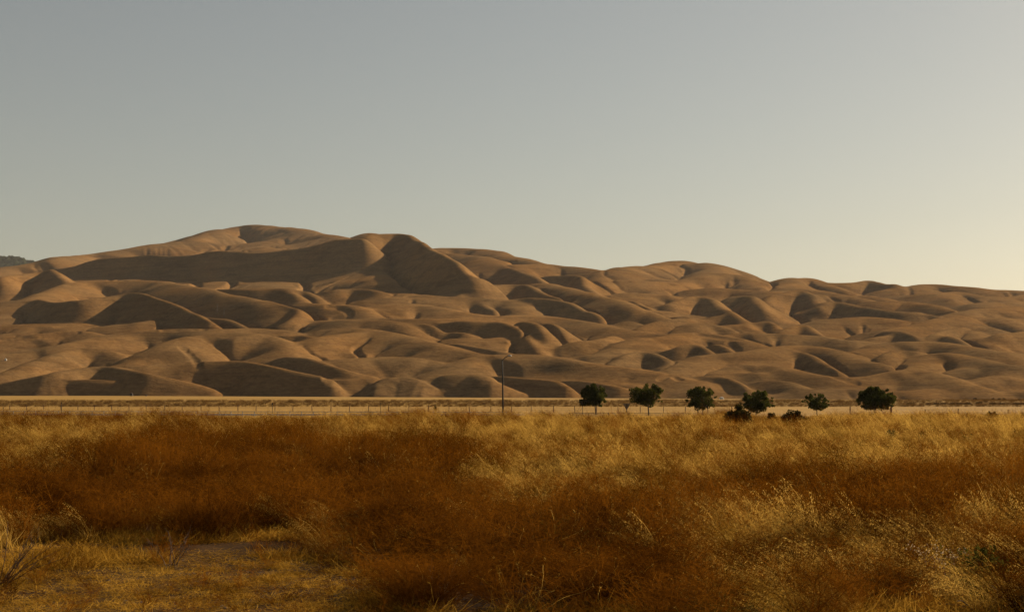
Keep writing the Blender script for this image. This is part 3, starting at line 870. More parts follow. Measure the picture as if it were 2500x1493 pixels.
def shrub(px, ptop, pw, D, seed, mat, name, label, group=None, cat='shrub', n=900, leaf=.06, zs=1.0, base=None):
    r = np.random.default_rng(seed)
    X = (px - 1250) / F_PX * D; zb = gz(X, D) if base is None else base
    s = D / F_PX; h = max(.25, CAM_H - (ptop - HOR) * s - zb); w = pw * s / 2
    root = empty(name, (X, D, zb)); tag(root, label, cat, group)
    b = MB()
    for i in range(14):
        a = r.uniform(0, 6.28); k = r.uniform(.2, .9)
        b.tube([(0, 0, -.05), (math.cos(a) * w * k * .45, math.sin(a) * w * k * .45, h * .45), (math.cos(a) * w * k, math.sin(a) * w * k, h * r.uniform(.6, .95))], [.02, .012, .005], 4, False)
    b.build('stems', M_BARK, root)
    Ps = []
    for i in range(16):
        a = r.uniform(0, 6.28); k = math.sqrt(r.uniform(0, 1)) * .78
        zz = h * r.uniform(.35, .95) * math.sqrt(max(.12, 1 - k * k))
        rr = r.uniform(.16, .30) * min(w, h)
        q = r.normal(size=(n // 16, 3)); q /= np.linalg.norm(q, axis=1)[:, None]; q *= (r.uniform(.1, 1, n // 16) ** .5)[:, None] * rr * 1.3
        Ps.append(np.array([math.cos(a) * k * w, math.sin(a) * k * w, zz]) + q)
    q = r.uniform(-1, 1, (n, 3)); q = q[(q ** 2).sum(1) < 1]; q[:, 2] = np.abs(q[:, 2]); q *= np.array([w * .82, w * .82, h * .85]); Ps.append(q)
    P = np.vstack(Ps); P[:, 2] = np.maximum(P[:, 2], .02)
    V, F = leaf_cloud(P, leaf, seed + 5)
    me = np_mesh('foliage', V, F); me.materials.append(mat); link(bpy.data.objects.new('foliage', me), root)
    return root
shrub(1941, 996, 74, 84, 1, M_SHRUB, 'round_shrub', 'round olive green shrub left of the smallest tree', n=2600, leaf=.08)
shrub(1806, 990, 88, 88, 2, M_SHRUB_BROWN, 'dry_shrub', 'wide brown shrub below the olive green tree', n=2800, leaf=.09)
shrub(1884, 1006, 34, 95, 3, M_SHRUB_BROWN, 'dry_shrub', 'small brown shrub between the round shrub and the wide one', n=800, leaf=.08)
shrub(1327, 997, 28, 100, 4, M_SHRUB, 'round_shrub', 'small dark green shrub right of the street lamp', n=900, leaf=.08)
shrub(2424, 1000, 40, 100, 5, M_SHRUB_BROWN, 'dry_shrub', 'brown dry shrub near the right edge of the field', n=900, leaf=.07)
shrub(2262, 1006, 46, 105, 6, M_SHRUB, 'round_shrub', 'dark low shrub right of the thick fence post', n=800, leaf=.08)
shrub(800, 1016, 36, 122, 7, M_SHRUB, 'round_shrub', 'dark low shrub before the grey road mid left', n=700, leaf=.08)
shrub(862, 1014, 44, 118, 8, M_SHRUB_BROWN, 'dry_shrub', 'dark brown shrub before the grey road mid left', n=800, leaf=.08)
shrub(122, 1013, 16, 150, 9, M_SHRUB, 'round_shrub', 'tiny green shrub below the left part of the railing', n=500, leaf=.08)
shrub(318, 1012, 22, 150, 10, M_SHRUB, 'round_shrub', 'small green shrub below the middle of the left railing', n=500, leaf=.08)
for i, (x, y, w) in enumerate([(2222, 987, 18), (2267, 988, 12), (2285, 986, 18), (2302, 988, 16), (2328, 988, 22), (2345, 990, 16), (2364, 991, 20), (2425, 988, 18), (2445, 988, 16), (2481, 987, 18), (2496, 990, 20), (2390, 983, 14)]):
    shrub(x, y - 3, w * 1.2, 352, 100 + i, M_SAGE, 'sagebrush', 'dark sagebrush dotting the low bank on the right', 'sagebrush on the right bank', n=260, leaf=.22)
for i, (x, y, w) in enumerate([(2380, 972, 12), (2425, 973, 10), (2440, 973, 9), (2451, 973, 9), (2488, 974, 10)]):
    shrub(x, y - 1, w, 620, 130 + i, M_SAGE, 'sagebrush', 'tiny dark bush on the plain above the right bank', 'far bushes on the right plain', n=160, leaf=.3)

# staked sapling by the railing
def sapling():
    D = 222; X = (1063 - 1250) / F_PX * D; z = gz(X, D)
    root = empty('staked_sapling', (X, D, z)); tag(root, 'thin sapling tied to a stake left of the lamp', 'sapling')
    b = MB(); b.tube([(0, 0, -.1), (.03, 0, .8), (.0, 0, 1.5)], [.03, .025, .012], 5); b.build('trunk', M_BARK, root)
    b = MB(); b.box((.06, -.03, -.2), (.12, .03, 1.0)); b.build('stake', M_GREYWOOD, root)
    r = np.random.default_rng(5)
    P = r.normal(size=(110, 3)) * np.array([.13, .13, .22]) + np.array([0, 0, 1.15])
    V, F = leaf_cloud(P, .10, 6, up=1.2); me = np_mesh('crown', V, F); me.materials.append(M_SHRUB); link(bpy.data.objects.new('crown', me), root)
sapling()

# ================================================================== FIELD
M_WEED = leaf_mat('dry_mustard', (0.050, 0.0160, 0.0012), (0.215, 0.080, 0.0070), 0.40, scale=0.55, inst=True)
M_OAT = leaf_mat('wild_oats', (0.200, 0.105, 0.013), (0.660, 0.430, 0.100), 0.50, scale=0.5, inst=True)
M_STRAW = leaf_mat('straw', (0.150, 0.072, 0.007), (0.520, 0.300, 0.045), 0.45, scale=0.7, inst=True)
M_SCRUB = leaf_mat('bank_scrub', (0.075, 0.038, 0.010), (0.200, 0.112, 0.034), 0.35, scale=0.3, inst=True)
M_GREEN = leaf_mat('green_stalks', (0.030, 0.032, 0.006), (0.085, 0.075, 0.014), 0.4, scale=1.0, inst=True)
M_CLOD = plain_mat('clod', (0.060, 0.040, 0.022), 0.95, 0, 0.5, 9)
M_PALE = leaf_mat('pale_seed', (0.25, 0.17, 0.09), (0.50, 0.40, 0.26), 0.45, scale=2)

class Ribbons:
    """thin flat stems and leaves gathered into one mesh"""
    def __init__(s): s.V = []; s.F = []; s.n = 0
    def strip(s, pts, w, side):
        pts = np.asarray(pts, float); n = len(pts)
        w = np.asarray(w, float)[:, None]
        a = pts - side * w / 2; b = pts + side * w / 2
        s.V.append(np.stack([a, b], 1).reshape(-1, 3))
        i = s.n + np.arange(n - 1)[:, None] * 2
        s.F.append(np.hstack([i, i + 1, i + 3, i + 2])); s.n += 2 * n
    def leaf(s, p, d, l, w, side):
        s.V.append(np.array([p, p + d * l * .45 + side * w / 2, p + d * l, p + d * l * .45 - side * w / 2]))
        s.F.append(np.array([[s.n, s.n + 1, s.n + 2, s.n + 3]])); s.n += 4
    def mesh(s, name, mat):
        me = np_mesh(name, np.vstack(s.V), np.vstack(s.F)); me.materials.append(mat); return me

def unit(v): return v / (np.linalg.norm(v) + 1e-9)
def curve(r, p, d, l, n, bend, grav):
    pts = [p.copy()]; d = d.copy()
    for i in range(n):
        d = unit(d + r.normal(size=3) * bend + np.array([0, 0, grav]))
        p = p + d * l / n; pts.append(p.copy())
    return np.array(pts), d
def sidev(r, d): 
    e = r.normal(size=3); return unit(e - e.dot(d) * d)

def weed_bush(seed, h=0.95, stems=24, spread=0.75, w0=0.0075, pods=True):
    r = np.random.default_rng(seed); B = Ribbons()
    for i in range(stems):
        a = r.uniform(0, 2 * math.pi); tilt = r.uniform(0.05, 1.0) * spread
        d = unit(np.array([math.cos(a) * tilt - .10, math.sin(a) * tilt, 1.0]))
        p = np.array([math.cos(a), math.sin(a), 0]) * r.uniform(0, .10)
        l = h * r.uniform(.65, 1.1)
        pts, _ = curve(r, p, d, l, 6, .13, -.015)
        B.strip(pts, np.linspace(w0, w0 * .45, 7), sidev(r, d))
        for j in range(r.integers(5, 9)):
            k = r.integers(1, 7); q = pts[k]
            a2 = r.uniform(0, 2 * math.pi)
            d2 = unit(np.array([math.cos(a2), math.sin(a2), r.uniform(.1, 1.1)]))
            l2 = h * r.uniform(.14, .40)
            p2, _ = curve(r, q, d2, l2, 3, .22, .0)
            B.strip(p2, np.linspace(w0 * .62, w0 * .35, 4), sidev(r, d2))
            for t in range(3):
                q2 = p2[r.integers(1, 4)]; d3 = unit(r.normal(size=3) + np.array([0, 0, .35]))
                p3, _ = curve(r, q2, d3, h * r.uniform(.06, .15), 2, .25, 0)
                B.strip(p3, [w0 * .5, w0 * .45, w0 * .3], sidev(r, d3))
    return B
def oat_tuft(seed, h=0.95, stems=26):
    r = np.random.default_rng(seed); B = Ribbons()
    for i in range(stems):
        a = r.uniform(0, 2 * math.pi); rad = r.uniform(0, .22)
        p = np.array([math.cos(a) * rad, math.sin(a) * rad, 0])
        d = unit(np.array([-.30 + r.normal() * .17, r.normal() * .17, 1.0]))
        l = h * r.uniform(.65, 1.12)
        pts = [p]; dd = d.copy(); q = p
        for k in range(6):
            dd = unit(dd + np.array([-.075 - .02 * k, r.normal() * .04, -.045 * k * .6])); q = q + dd * l / 6; pts.append(q)
        pts = np.array(pts)
        B.strip(pts, np.linspace(.006, .003, 7), sidev(r, d))
        for j in range(r.integers(9, 15)):
            t = r.uniform(.58, 1.0) * 6; k = min(5, int(t)); q = pts[k] + (pts[k + 1] - pts[k]) * (t - k)
            d2 = unit(np.array([-.3, 0, -.2]) + r.normal(size=3) * .75)
            e = q + d2 * r.uniform(.015, .06)
            d3 = unit(np.array([-.25, 0, -1.0]) + r.normal(size=3) * .45)
            B.leaf(e, d3, r.uniform(.022, .036), r.uniform(.008, .012), sidev(r, d3))
        for j in range(1):
            a2 = r.uniform(0, 6.28); d2 = unit(np.array([math.cos(a2) * .7 - .2, math.sin(a2) * .7, 1.0]))
            p2, _ = curve(r, p, d2, h * r.uniform(.25, .5), 3, .12, -.12)
            B.strip(p2, [.008, .007, .005, .002], sidev(r, d2))
    return B
def grass_tuft(seed, h=0.24, n=80, rad=.28):
    r = np.random.default_rng(seed); B = Ribbons()
    for i in range(n):
        a = r.uniform(0, 6.28); q = math.sqrt(r.uniform()) * rad
        p = np.array([math.cos(a) * q, math.sin(a) * q, 0])
        d = unit(np.array([r.normal() * 1.0 - .25, r.normal() * 1.0, .85]))
        pts, _ = curve(r, p, d, h * r.uniform(.4, 1.15), 3, .2, -.16); pts[:, 2] = np.maximum(pts[:, 2], .004)
        B.strip(pts, [.0075, .007, .005, .002], sidev(r, d))
    return B
def bare_stems(seed):
    r = np.random.default_rng(seed); B = Ribbons()
    for i in range(7):
        p = np.array([r.uniform(-.3, .3), r.uniform(-.3, .3), 0])
        d = unit(np.array([r.normal() * .5, r.normal() * .4, 1.0]))
        pts, dd = curve(r, p, d, r.uniform(.6, 1.05), 9, .16, -.02)
        B.strip(pts, np.linspace(.0055, .004, 10), sidev(r, d))
        q = pts[-1]
        for k in range(3):
            d3 = unit(dd + r.normal(size=3) * .7); B.leaf(q, d3, r.uniform(.03, .07), .009, sidev(r, d3))
    return B
def litter(seed):
    r = np.random.default_rng(seed); B = Ribbons()
    for i in range(26):
        p = np.array([r.uniform(-.4, .4), r.uniform(-.4, .4), r.uniform(.005, .03)])
        d = unit(np.array([r.normal(), r.normal(), r.normal() * .10]))
        pts, _ = curve(r, p, d, r.uniform(.06, .34), 3, .16, 0.0); pts[:, 2] = np.clip(pts[:, 2], .004, .06)
        B.strip(pts, [.007, .006, .005, .003], unit(np.array([-d[1], d[0], .3])))
    return B
def clod(seed):
    r = np.random.default_rng(seed)
    bm = bmesh.new(); bmesh.ops.create_icosphere(bm, subdivisions=1, radius=1)
    for v in bm.verts: v.co *= r.uniform(.7, 1.2); v.co.z *= .6
    me = bpy.data.meshes.new('clod'); bm.to_mesh(me); bm.free(); me.materials.append(M_CLOD); return me

def variants(name, meshes):
    c = bpy.data.collections.new(name)
    for i, me in enumerate(meshes):
        c.objects.link(bpy.data.objects.new('%s_%02d' % (name, i), me))
    return c
def scatter(name, label, cat, coll, nvar, P, rotz, scl, tilt=0.08, tone=None):
    """one 'stuff' object that sets a copy of a plant on every point"""
    n = len(P)
    me = bpy.data.meshes.new(name)
    me.vertices.add(n); me.vertices.foreach_set('co', np.asarray(P, np.float32).ravel())
    rot = np.stack([rng.normal(size=n) * tilt, rng.normal(size=n) * tilt, rotz], 1).astype(np.float32)
    a = me.attributes.new('rot', 'FLOAT_VECTOR', 'POINT'); a.data.foreach_set('vector', rot.ravel())
    a = me.attributes.new('scl', 'FLOAT_VECTOR', 'POINT'); a.data.foreach_set('vector', np.asarray(scl, np.float32).ravel())
    a = me.attributes.new('idx', 'INT', 'POINT'); a.data.foreach_set('value', rng.integers(0, nvar, n).astype(np.int32))
    o = link(bpy.data.objects.new(name, me))
    ng = bpy.data.node_groups.new(name, 'GeometryNodeTree')
    ng.interface.new_socket('Geometry', in_out='INPUT', socket_type='NodeSocketGeometry')
    ng.interface.new_socket('Geometry', in_out='OUTPUT', socket_type='NodeSocketGeometry')
    N, L = ng.nodes, ng.links
    gi = N.new('NodeGroupInput'); go = N.new('NodeGroupOutput')
    ci = N.new('GeometryNodeCollectionInfo'); ci.inputs['Collection'].default_value = coll
    ci.inputs['Separate Children'].default_value = True; ci.inputs['Reset Children'].default_value = True
    ip = N.new('GeometryNodeInstanceOnPoints'); ip.inputs['Pick Instance'].default_value = True
    L.new(gi.outputs[0], ip.inputs['Points']); L.new(ci.outputs[0], ip.inputs['Instance'])
    for nm, ty, sock in (('idx', 'INT', 'Instance Index'), ('rot', 'FLOAT_VECTOR', 'Rotation'), ('scl', 'FLOAT_VECTOR', 'Scale')):
        na = N.new('GeometryNodeInputNamedAttribute'); na.data_type = ty; na.inputs['Name'].default_value = nm
        L.new(na.outputs['Attribute'], ip.inputs[sock])
    L.new(ip.outputs[0], go.inputs[0])
    md = o.modifiers.new('plants', 'NODES'); md.node_group = ng
    tag(o, label, cat, kind='stuff')
    return o

# where each kind grows: soft patches read off the photograph (px of the plant's upper half)
def blobs(x, y, L_):
    s = np.zeros_like(x)
    for cx, cy_, rx_, ry_, w in L_:
        s += w * np.exp(-((x - cx) / rx_) ** 2 - ((y - cy_) / ry_) ** 2)
    return s
OAT = [(810, 1062, 70, 45, 1.2), (960, 1045, 130, 40, .9), (1250, 1050, 160, 45, .9), (1600, 1080, 330, 70, 1.2), (2050, 1070, 300, 60, 1.2), (2350, 1090, 250, 80, 1.2),
       (1300, 1130, 110, 60, .8), (1830, 1265, 100, 45, 1.0), (2050, 1265, 110, 40, .85), (2280, 1300, 120, 50, .8), (1950, 1330, 130, 45, .45), (60, 1080, 120, 60, .7), (250, 1065, 200, 40, .75), (600, 1040, 260, 26, .9), (120, 1140, 120, 50, .45), (2440, 1200, 60, 60, .4),
       (1250, 1190, 60, 50, .5), (2150, 1160, 140, 40, .5), (1700, 1180, 260, 60, .5), (2430, 1240, 80, 60, .5)]
RED = [(420, 1160, 260, 90, 1.1), (880, 1130, 220, 90, .6), (700, 1075, 130, 30, .8), (1080, 1240, 250, 110, .8), (1480, 1420, 260, 110, 1.0), (2290, 1195, 150, 50, .95), (1880, 1130, 120, 50, .4), (1500, 1250, 250, 70, .5), (1150, 1080, 110, 30, .4), (2100, 1215, 120, 35, .5)]
def candidates(n_per_m2, d0, d1, umax=0.46):
    A = umax * (d1 * d1 - d0 * d0)
    n = int(A * n_per_m2)
    D = np.sqrt(rng.uniform(d0 * d0, d1 * d1, n)); u = rng.uniform(-umax, umax, n)
    return u * D, D
X1, D1 = candidates(9.0, 13.5, 38); X2, D2 = candidates(4.2, 38, 112)
X = np.concatenate([X1, X2]); D = np.concatenate([D1, D2])
Z = ground_z(X, D)
px = X / D * F_PX + 1250; pyb = HOR + (CAM_H - Z) / D * F_PX; pyt = HOR + (CAM_H - Z - 0.65) / D * F_PX
edge = np.where(px > 1750, 110, 97) + 6 * fbm(X / 9, D / 9, 2)
jit = fbm(X / 2.2, D / 2.2, 3)
# bare strip and low straw, lower left
front = np.interp(px, [-600, 0, 300, 650, 780, 900, 1000], [1325, 1320, 1300, 1285, 1310, 1420, 1520]) + 130 * jit + 40 * fbm(X / .7, D / .7, 2)
tall = pyb < front
low_zone = (~tall) & (pyb < np.interp(px, [-600, 0, 400, 700, 900, 1050], [1440, 1395, 1370, 1360, 1430, 1520]) + 40 * jit)
bare = (~tall) & (~low_zone)
wo = blobs(px, pyt, OAT); wr = blobs(px, pyt, RED)
score = wo - wr + 0.9 * jit + rng.normal(size=len(X)) * 0.22
is_oat = tall & (score > 0.22) & (D < edge)
is_weed = tall & (~is_oat) & (D < edge)
hs = 0.88 + 0.85 * fbm(X / 3.5 + 30, D / 3.5, 3) + np.clip((D - 55) / 40, 0, 1) * 0.5 * fbm(X / 2.0, D / 6.0 + 3, 3)
hs = np.clip(hs, .42, 1.38)
nearlow = np.clip((pyb - 1330) / 200, 0, 1)      # plants get shorter towards the photographer
hs = hs * (1 - 0.40 * nearlow)
grow = np.clip((D - 40) / 60, 0, 1)

weeds = variants('weed', [weed_bush(300 + i).mesh('weed', M_WEED) for i in range(6)])
oats = variants('oat', [oat_tuft(400 + i).mesh('oat', M_OAT) for i in range(6)])
grasses = variants('straw', [grass_tuft(500 + i).mesh('straw', M_STRAW) for i in range(5)])
greens = variants('green', [weed_bush(600 + i, .8, 18, .45).mesh('green', M_GREEN) for i in range(3)])
litters = variants('litter', [litter(700 + i).mesh('litter', M_STRAW) for i in range(4)])
scrubs = variants('scrub', [weed_bush(900 + i, .95, 20).mesh('scrub', M_SCRUB) for i in range(4)])
stems_v = variants('stem', [bare_stems(950 + i).mesh('stem', M_OAT) for i in range(5)])
lowweeds = variants('lowweed', [weed_bush(970 + i, .7, 13, 1.3).mesh('lowweed', M_WEED) for i in range(4)])
clods = variants('clod', [clod(800 + i) for i in range(4)])

def put(name, label, cat, coll, nv, mask, smin, smax, aligned=False, hmul=None, tilt=.08):
    n = int(mask.sum())
    P = np.stack([X[mask], D[mask], Z[mask] - .01], 1)
    s = rng.uniform(smin, smax, n)
    hh_ = hs[mask] if hmul is None else np.full(n, hmul)
    scl = np.stack([s, s, s * hh_], 1)
    rz = rng.normal(size=n) * .5 if aligned else rng.uniform(0, 6.283, n)
    scatter(name, label, cat, coll, nv, P, rz, scl, tilt)
grn = blobs(px, pyt, [(1350, 1215, 90, 50, 1), (1820, 1390, 80, 60, .9), (2400, 1330, 90, 50, .9), (1200, 1190, 60, 40, .5), (2250, 1030, 200, 16, .7), (850, 1330, 60, 40, .4)])
is_green = is_weed & (grn * .55 > rng.uniform(0, 1, len(X)))
is_weed &= ~is_green
drop = rng.uniform(0, 1, len(X))
put('dry_weeds', 'tangled reddish brown dry weeds filling the field', 'weeds', weeds, 6, is_weed & (drop < .8), .8, 1.25)
put('wild_oats', 'pale golden wild oats leaning left in the breeze', 'grass', oats, 6, is_oat, .8, 1.2, True)
put('green_stalks', 'dull green stalks scattered among the dry weeds', 'weeds', greens, 3, is_green, .7, 1.0)
# sparse oats showing through the weeds, and weeds through the oats
X0, D0, Z0, hs0 = X, D, Z, hs
mix1 = is_weed & (drop < .10 + .12 * np.clip(wo, 0, 1)); put('stray_oats', 'single golden oat tufts poking through the brown weeds', 'grass', oats, 6, mix1, .7, 1.05, True)
mix2 = is_oat & (drop > .82); put('stray_weeds', 'dark wiry weed stems standing among the golden oats', 'weeds', weeds, 6, mix2, .8, 1.2)
k = (is_weed | is_green) & (D0 < 60) & ((D0 > 29) | (px > 950)) & (rng.uniform(0, 1, len(X)) < .25)
put('pale_stems', 'bright curved dry stems coloured pale as painted glints among the weeds', 'weeds', stems_v, 5, k, .85, 1.1)  # sun glints on the weeds, painted as extra stems in the pale oat colour
# thin short weeds creeping over the straw and dirt
k = ((low_zone & (drop < .14)) | (bare & (drop < .15))) & (D0 < 40)
put('creeping_weeds', 'low thin brown weeds spreading over the straw and dirt', 'weeds', lowweeds, 4, k, .45, .85, False, .75)
# low straw
X, D = candidates(34.0, 13.5, 30); Z = ground_z(X, D); hs = np.ones(len(X))
px = X / D * F_PX + 1250; pyb = HOR + (CAM_H - Z) / D * F_PX; jit = fbm(X / 2.2, D / 2.2, 3)
front = np.interp(px, [-600, 0, 300, 650, 780, 900, 1000], [1325, 1320, 1300, 1285, 1310, 1420, 1520]) + 130 * jit + 40 * fbm(X / .7, D / .7, 2)
lowlim = np.interp(px, [-600, 0, 400, 700, 900, 1050], [1440, 1395, 1370, 1360, 1430, 1520]) + 40 * jit
patch = (fbm(X / 1.6 + 5, D / 1.6, 3) > -.08) & (rng.uniform(0, 1, len(X)) < .9)
lz = (pyb > front - 40) & (pyb < lowlim) & patch
br = (pyb >= lowlim) & (rng.uniform(0, 1, len(X)) < .22 + .45 * (fbm(X / .8, D / .8, 2) > .2))
rl = (px > 1500) & (pyb > 1400) & (fbm(X / 1.3 + 9, D / 1.3, 3) > .0) & (rng.uniform(0, 1, len(X)) < .5)
put('low_straw', 'short blond straw in front of the tall weeds', 'grass', grasses, 5, lz | rl, .7, 1.25, False, 1.0)
put('stubble', 'thin short stubble on the bare dirt lower left', 'grass', grasses, 5, br, .4, .8, False, .8)
put('straw_litter', 'broken stems and straw lying on the bare dirt', 'litter', litters, 4, (pyb > lowlim - 30) & (rng.uniform(0, 1, len(X)) < .6), .6, 1.2, False, 1.0, .03)
X, D = candidates(60.0, 13.5, 24); Z = ground_z(X, D); hs = np.ones(len(X))
px = X / D * F_PX + 1250; pyb = HOR + (CAM_H - Z) / D * F_PX
k = (pyb > 1360) & (px < 1100) & (fbm(X / .9, D / .9, 3) > -.05)
n = int(k.sum()); s = .008 + .03 * rng.uniform(0, 1, n) ** 3
scatter('dirt_clods', 'small dark clods of earth on the bare dirt', 'soil', clods, 4, np.stack([X[k], D[k], Z[k]], 1), rng.uniform(0, 6.28, n), np.stack([s, s, s], 1), .3)

# taller clumps of oats that break the far edge of the field
cl = [(rng.uniform(-0.42, 0.44), rng.uniform(66, 100)) for _ in range(110)] + [(rng.uniform(0.08, 0.42), rng.uniform(72, 108)) for _ in range(90)]
Q = np.array([(u * d + a, d + b) for u, d in cl for a, b in rng.normal(size=(rng.integers(5, 16), 2)) * (.9, .6)])
qx = Q[:, 0] / Q[:, 1] * F_PX + 1250
Q = Q[~((qx > 1740) & (qx < 2010)) & ~((qx > 1390) & (qx < 1740) & (rng.uniform(0, 1, len(Q)) < .6)) & ~((qx < 650) & (rng.uniform(0, 1, len(Q)) < .75))]
n = len(Q); s = rng.uniform(.85, 1.2, n); zz = ground_z(Q[:, 0], Q[:, 1])
scatter('tall_oats', 'taller wispy oat clumps along the far edge of the field', 'grass', oats, 6, np.stack([Q[:, 0], Q[:, 1], zz - .02], 1), rng.normal(size=n) * .5, np.stack([s, s, s * rng.uniform(1.0, 1.45, n)], 1))

# rough weeds on the low bank and the verge far behind the fence
n = 9000
X = rng.uniform(-190, 190, n); D = rng.uniform(345, 361, n); Z = ground_z(X, D)
s = rng.uniform(.5, .95, n)
scatter('bank_weeds', 'brown scrubby weeds covering the low bank behind the fence', 'weeds', scrubs, 4, np.stack([X, D, Z - .05], 1), rng.uniform(0, 6.28, n), np.stack([s * 1.6, s * 1.6, s * .75], 1))
n = 5000
X = rng.uniform(40, 230, n); D = rng.uniform(362, 480, n); Z = ground_z(X, D); s = rng.uniform(.6, 1.1, n)
k = fbm(X / 20, D / 30, 3) > .02
scatter('plain_scrub', 'low brown scrub on the plain behind the right bank', 'scrub', scrubs, 4, np.stack([X, D, Z - .05], 1)[k], rng.uniform(0, 6.28, n)[k], np.stack([s * 1.6, s * 1.6, s * .6], 1)[k])
n = 9000
X = rng.uniform(-90, 95, n); D = rng.uniform(100, 206, n); Z = ground_z(X, D); s = rng.uniform(.5, .9, n)
scatter('verge_grass', 'rough yellow grass on the verge before the road', 'grass', oats, 6, np.stack([X, D, Z - .05], 1), rng.normal(size=n) * .5, np.stack([s * 1.3, s * 1.3, s * .62], 1))

# ================================================================== single plants that stand out
def on_ground(px, py):
    D = 15.0
    for _ in range(12):
        X = (px - 1250) / F_PX * D
        D = (CAM_H - gz(X, D)) * F_PX / (py - HOR)
    return X, D, gz(X, D)

def stalk_plant(px, py, seed, h, n, lean, label, mat):
    X, D, z = on_ground(px, py)
    r = np.random.default_rng(seed)
    root = empty('stalk_plant', (X, D, z)); tag(root, label, 'dry plant')
    for i in range(n):
        d = np.array([lean + r.normal() * .35, r.normal() * .3, 1.0]); d /= np.linalg.norm(d)
        pts, _ = curve(r, np.array([r.normal() * .03, r.normal() * .03, -.02]), d, h * r.uniform(.6, 1.1), 7, .07, -.02)
        b = MB(); b.tube([tuple(p) for p in pts], list(np.linspace(.0065, .0025, 8)), 5); st = b.build('stem', mat, root)
        b = MB()
        for j in range(5):
            q = pts[r.integers(3, 8)]; dd = unit(d + r.normal(size=3) * .5)
            p2, _ = curve(r, q, dd, h * r.uniform(.12, .3), 3, .15, 0)
            b.tube([tuple(p) for p in p2], [.003, .0026, .0022, .0015], 4, False)
        b.build('twigs', mat, st)
M_STALK = plain_mat('dry_stalk', (0.075, 0.038, 0.018), 0.85)
M_STALK2 = plain_mat('pale_stalk', (0.20, 0.12, 0.05), 0.85)
stalk_plant(8, 1428, 3, .85, 12, .55, 'bare dark stalks fanning right at the lower left edge', M_STALK)
stalk_plant(420, 1388, 4, .55, 9, .1, 'thin bare branching weed on the straw lower left', M_STALK)
stalk_plant(1080, 1475, 5, .6, 6, .25, 'pale bent stalks at the bottom centre', M_STALK2)

def leafy_weed(px, py, h, w, seed, label, stems=9, mat=M_GREENW, leaf=.045, D=None):
    if D is None: X, D, z = on_ground(px, py)
    else: X = (px - 1250) / F_PX * D; z = gz(X, D)
    r = np.random.default_rng(seed)
    root = empty('leafy_weed', (X, D, z)); tag(root, label, 'green plant')
    for i in range(stems):
        d = np.array([r.normal() * w, r.normal() * w, 1.0]); d /= np.linalg.norm(d)
        pts, _ = curve(r, np.array([r.normal() * .04, r.normal() * .04, -.02]), d, h * r.uniform(.7, 1.1), 6, .08, 0)
        b = MB(); b.tube([tuple(p) for p in pts], list(np.linspace(.008, .003, 7)), 5); st = b.build('stem', mat, root)
        t = r.uniform(.15, 1, 46) * 6; k = np.minimum(5, t.astype(int)); f = (t - k)[:, None]
        P = pts[k] * (1 - f) + pts[k + 1] * f + r.normal(size=(46, 3)) * .035
        V, F = leaf_cloud(P, leaf, seed * 10 + i, 2.2, .5)
        me = np_mesh('leaves', V, F); me.materials.append(mat); link(bpy.data.objects.new('leaves', me), st)
leafy_weed(2395, 1450, .60, .42, 11, 'olive green leafy plant in the lower right corner', 16, M_GREENW, .04)
leafy_weed(1812, 1440, .42, .35, 12, 'small dull green plant in the weeds right of centre', 8, M_GREENW, .04)
leafy_weed(2180, 0, .74, .22, 13, 'upright green plant below the thick fence post', 7, M_DULLW, .08, 62)
leafy_weed(2246, 0, .74, .22, 14, 'dark green leafy plant right of the thick fence post', 7, M_DULLW, .08, 60)
leafy_weed(2362, 0, .74, .3, 15, 'green plant among oats left of the right edge shrub', 8, M_DULLW, .08, 58)
leafy_weed(2481, 0, .74, .2, 16, 'green upright plant at the far right edge of the field', 7, M_DULLW, .08, 62)

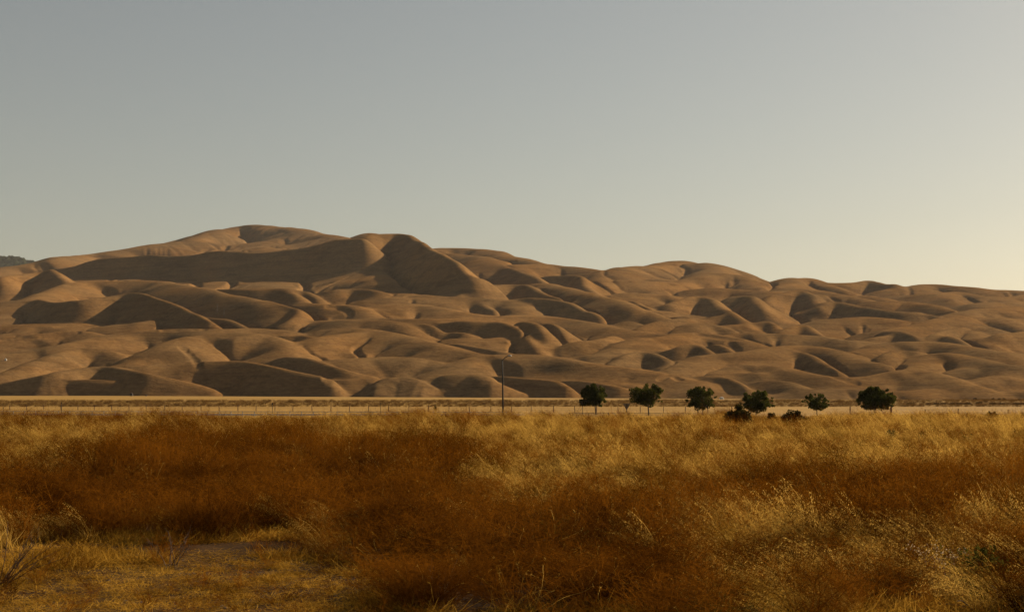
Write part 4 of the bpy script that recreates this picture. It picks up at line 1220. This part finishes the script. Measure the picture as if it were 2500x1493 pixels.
def seed_head_weed():
    X, D, z = on_ground(2290, 1455)
    r = np.random.default_rng(77)
    root = empty('seed_head_weed', (X, D, z)); tag(root, 'weed with whitish seed heads left of the olive plant', 'weed')
    for i in range(12):
        d = np.array([r.normal() * .30, r.normal() * .25, 1.0]); d /= np.linalg.norm(d)
        pts, _ = curve(r, np.array([r.normal() * .05, r.normal() * .05, -.02]), d, .62 * r.uniform(.75, 1.15), 6, .07, 0)
        b = MB(); b.tube([tuple(p) for p in pts], list(np.linspace(.005, .002, 7)), 4); st = b.build('stem', M_STALK2, root)
        P = pts[-1] + r.normal(size=(16, 3)) * np.array([.035, .035, .05])
        V, F = leaf_cloud(P, .018, 900 + i, 1.3, .3)
        me = np_mesh('seed_head', V, F); me.materials.append(M_PALE); link(bpy.data.objects.new('seed_head', me), st)
seed_head_weed()

def dead_branches():
    X, D, z = on_ground(2430, 1488)
    r = np.random.default_rng(5)
    root = empty('dead_branches', (X, D, z)); tag(root, 'tangle of dead branches on the ground at the lower right', 'branches')
    for i in range(11):
        a = r.uniform(0, 6.28); d = unit(np.array([math.cos(a), math.sin(a) * .6, r.uniform(.05, .5)]))
        p = np.array([r.uniform(-.35, .35), r.uniform(-.25, .25), .03])
        pts, _ = curve(r, p, d, r.uniform(.3, .65), 6, .14, -.05); pts[:, 2] = np.maximum(pts[:, 2], .012)
        b = MB(); b.tube([tuple(q) for q in pts], list(np.linspace(.010, .004, 7)), 5); b.build('branch', M_STALK2 if i % 3 == 0 else M_STALK, root)
dead_branches()

# ------------------------------------------------------------------ haze
def haze_box():
    bm = bmesh.new()
    bmesh.ops.create_cube(bm, size=1.0)
    me = bpy.data.meshes.new('haze'); bm.to_mesh(me); bm.free()
    o = bpy.data.objects.new('haze', me)
    lo, hi = (-9000, -200, -60), (9000, 10000, 900)
    o.location = [(a + b) / 2 for a, b in zip(lo, hi)]
    o.scale = [b - a for a, b in zip(lo, hi)]
    m, N, L, out = new_mat('valley_haze')
    v = N.new('ShaderNodeVolumePrincipled')
    v.inputs['Color'].default_value = (0.92, 0.93, 0.95, 1)
    v.inputs['Density'].default_value = HAZE_D
    v.inputs['Anisotropy'].default_value = 0.1
    L.new(v.outputs[0], out.inputs['Volume'])
    me.materials.append(m)
    link(o)
    tag(o, 'thin dusty air over the valley', 'haze', kind='stuff')
HAZE_D = 2.0e-5
haze_box()
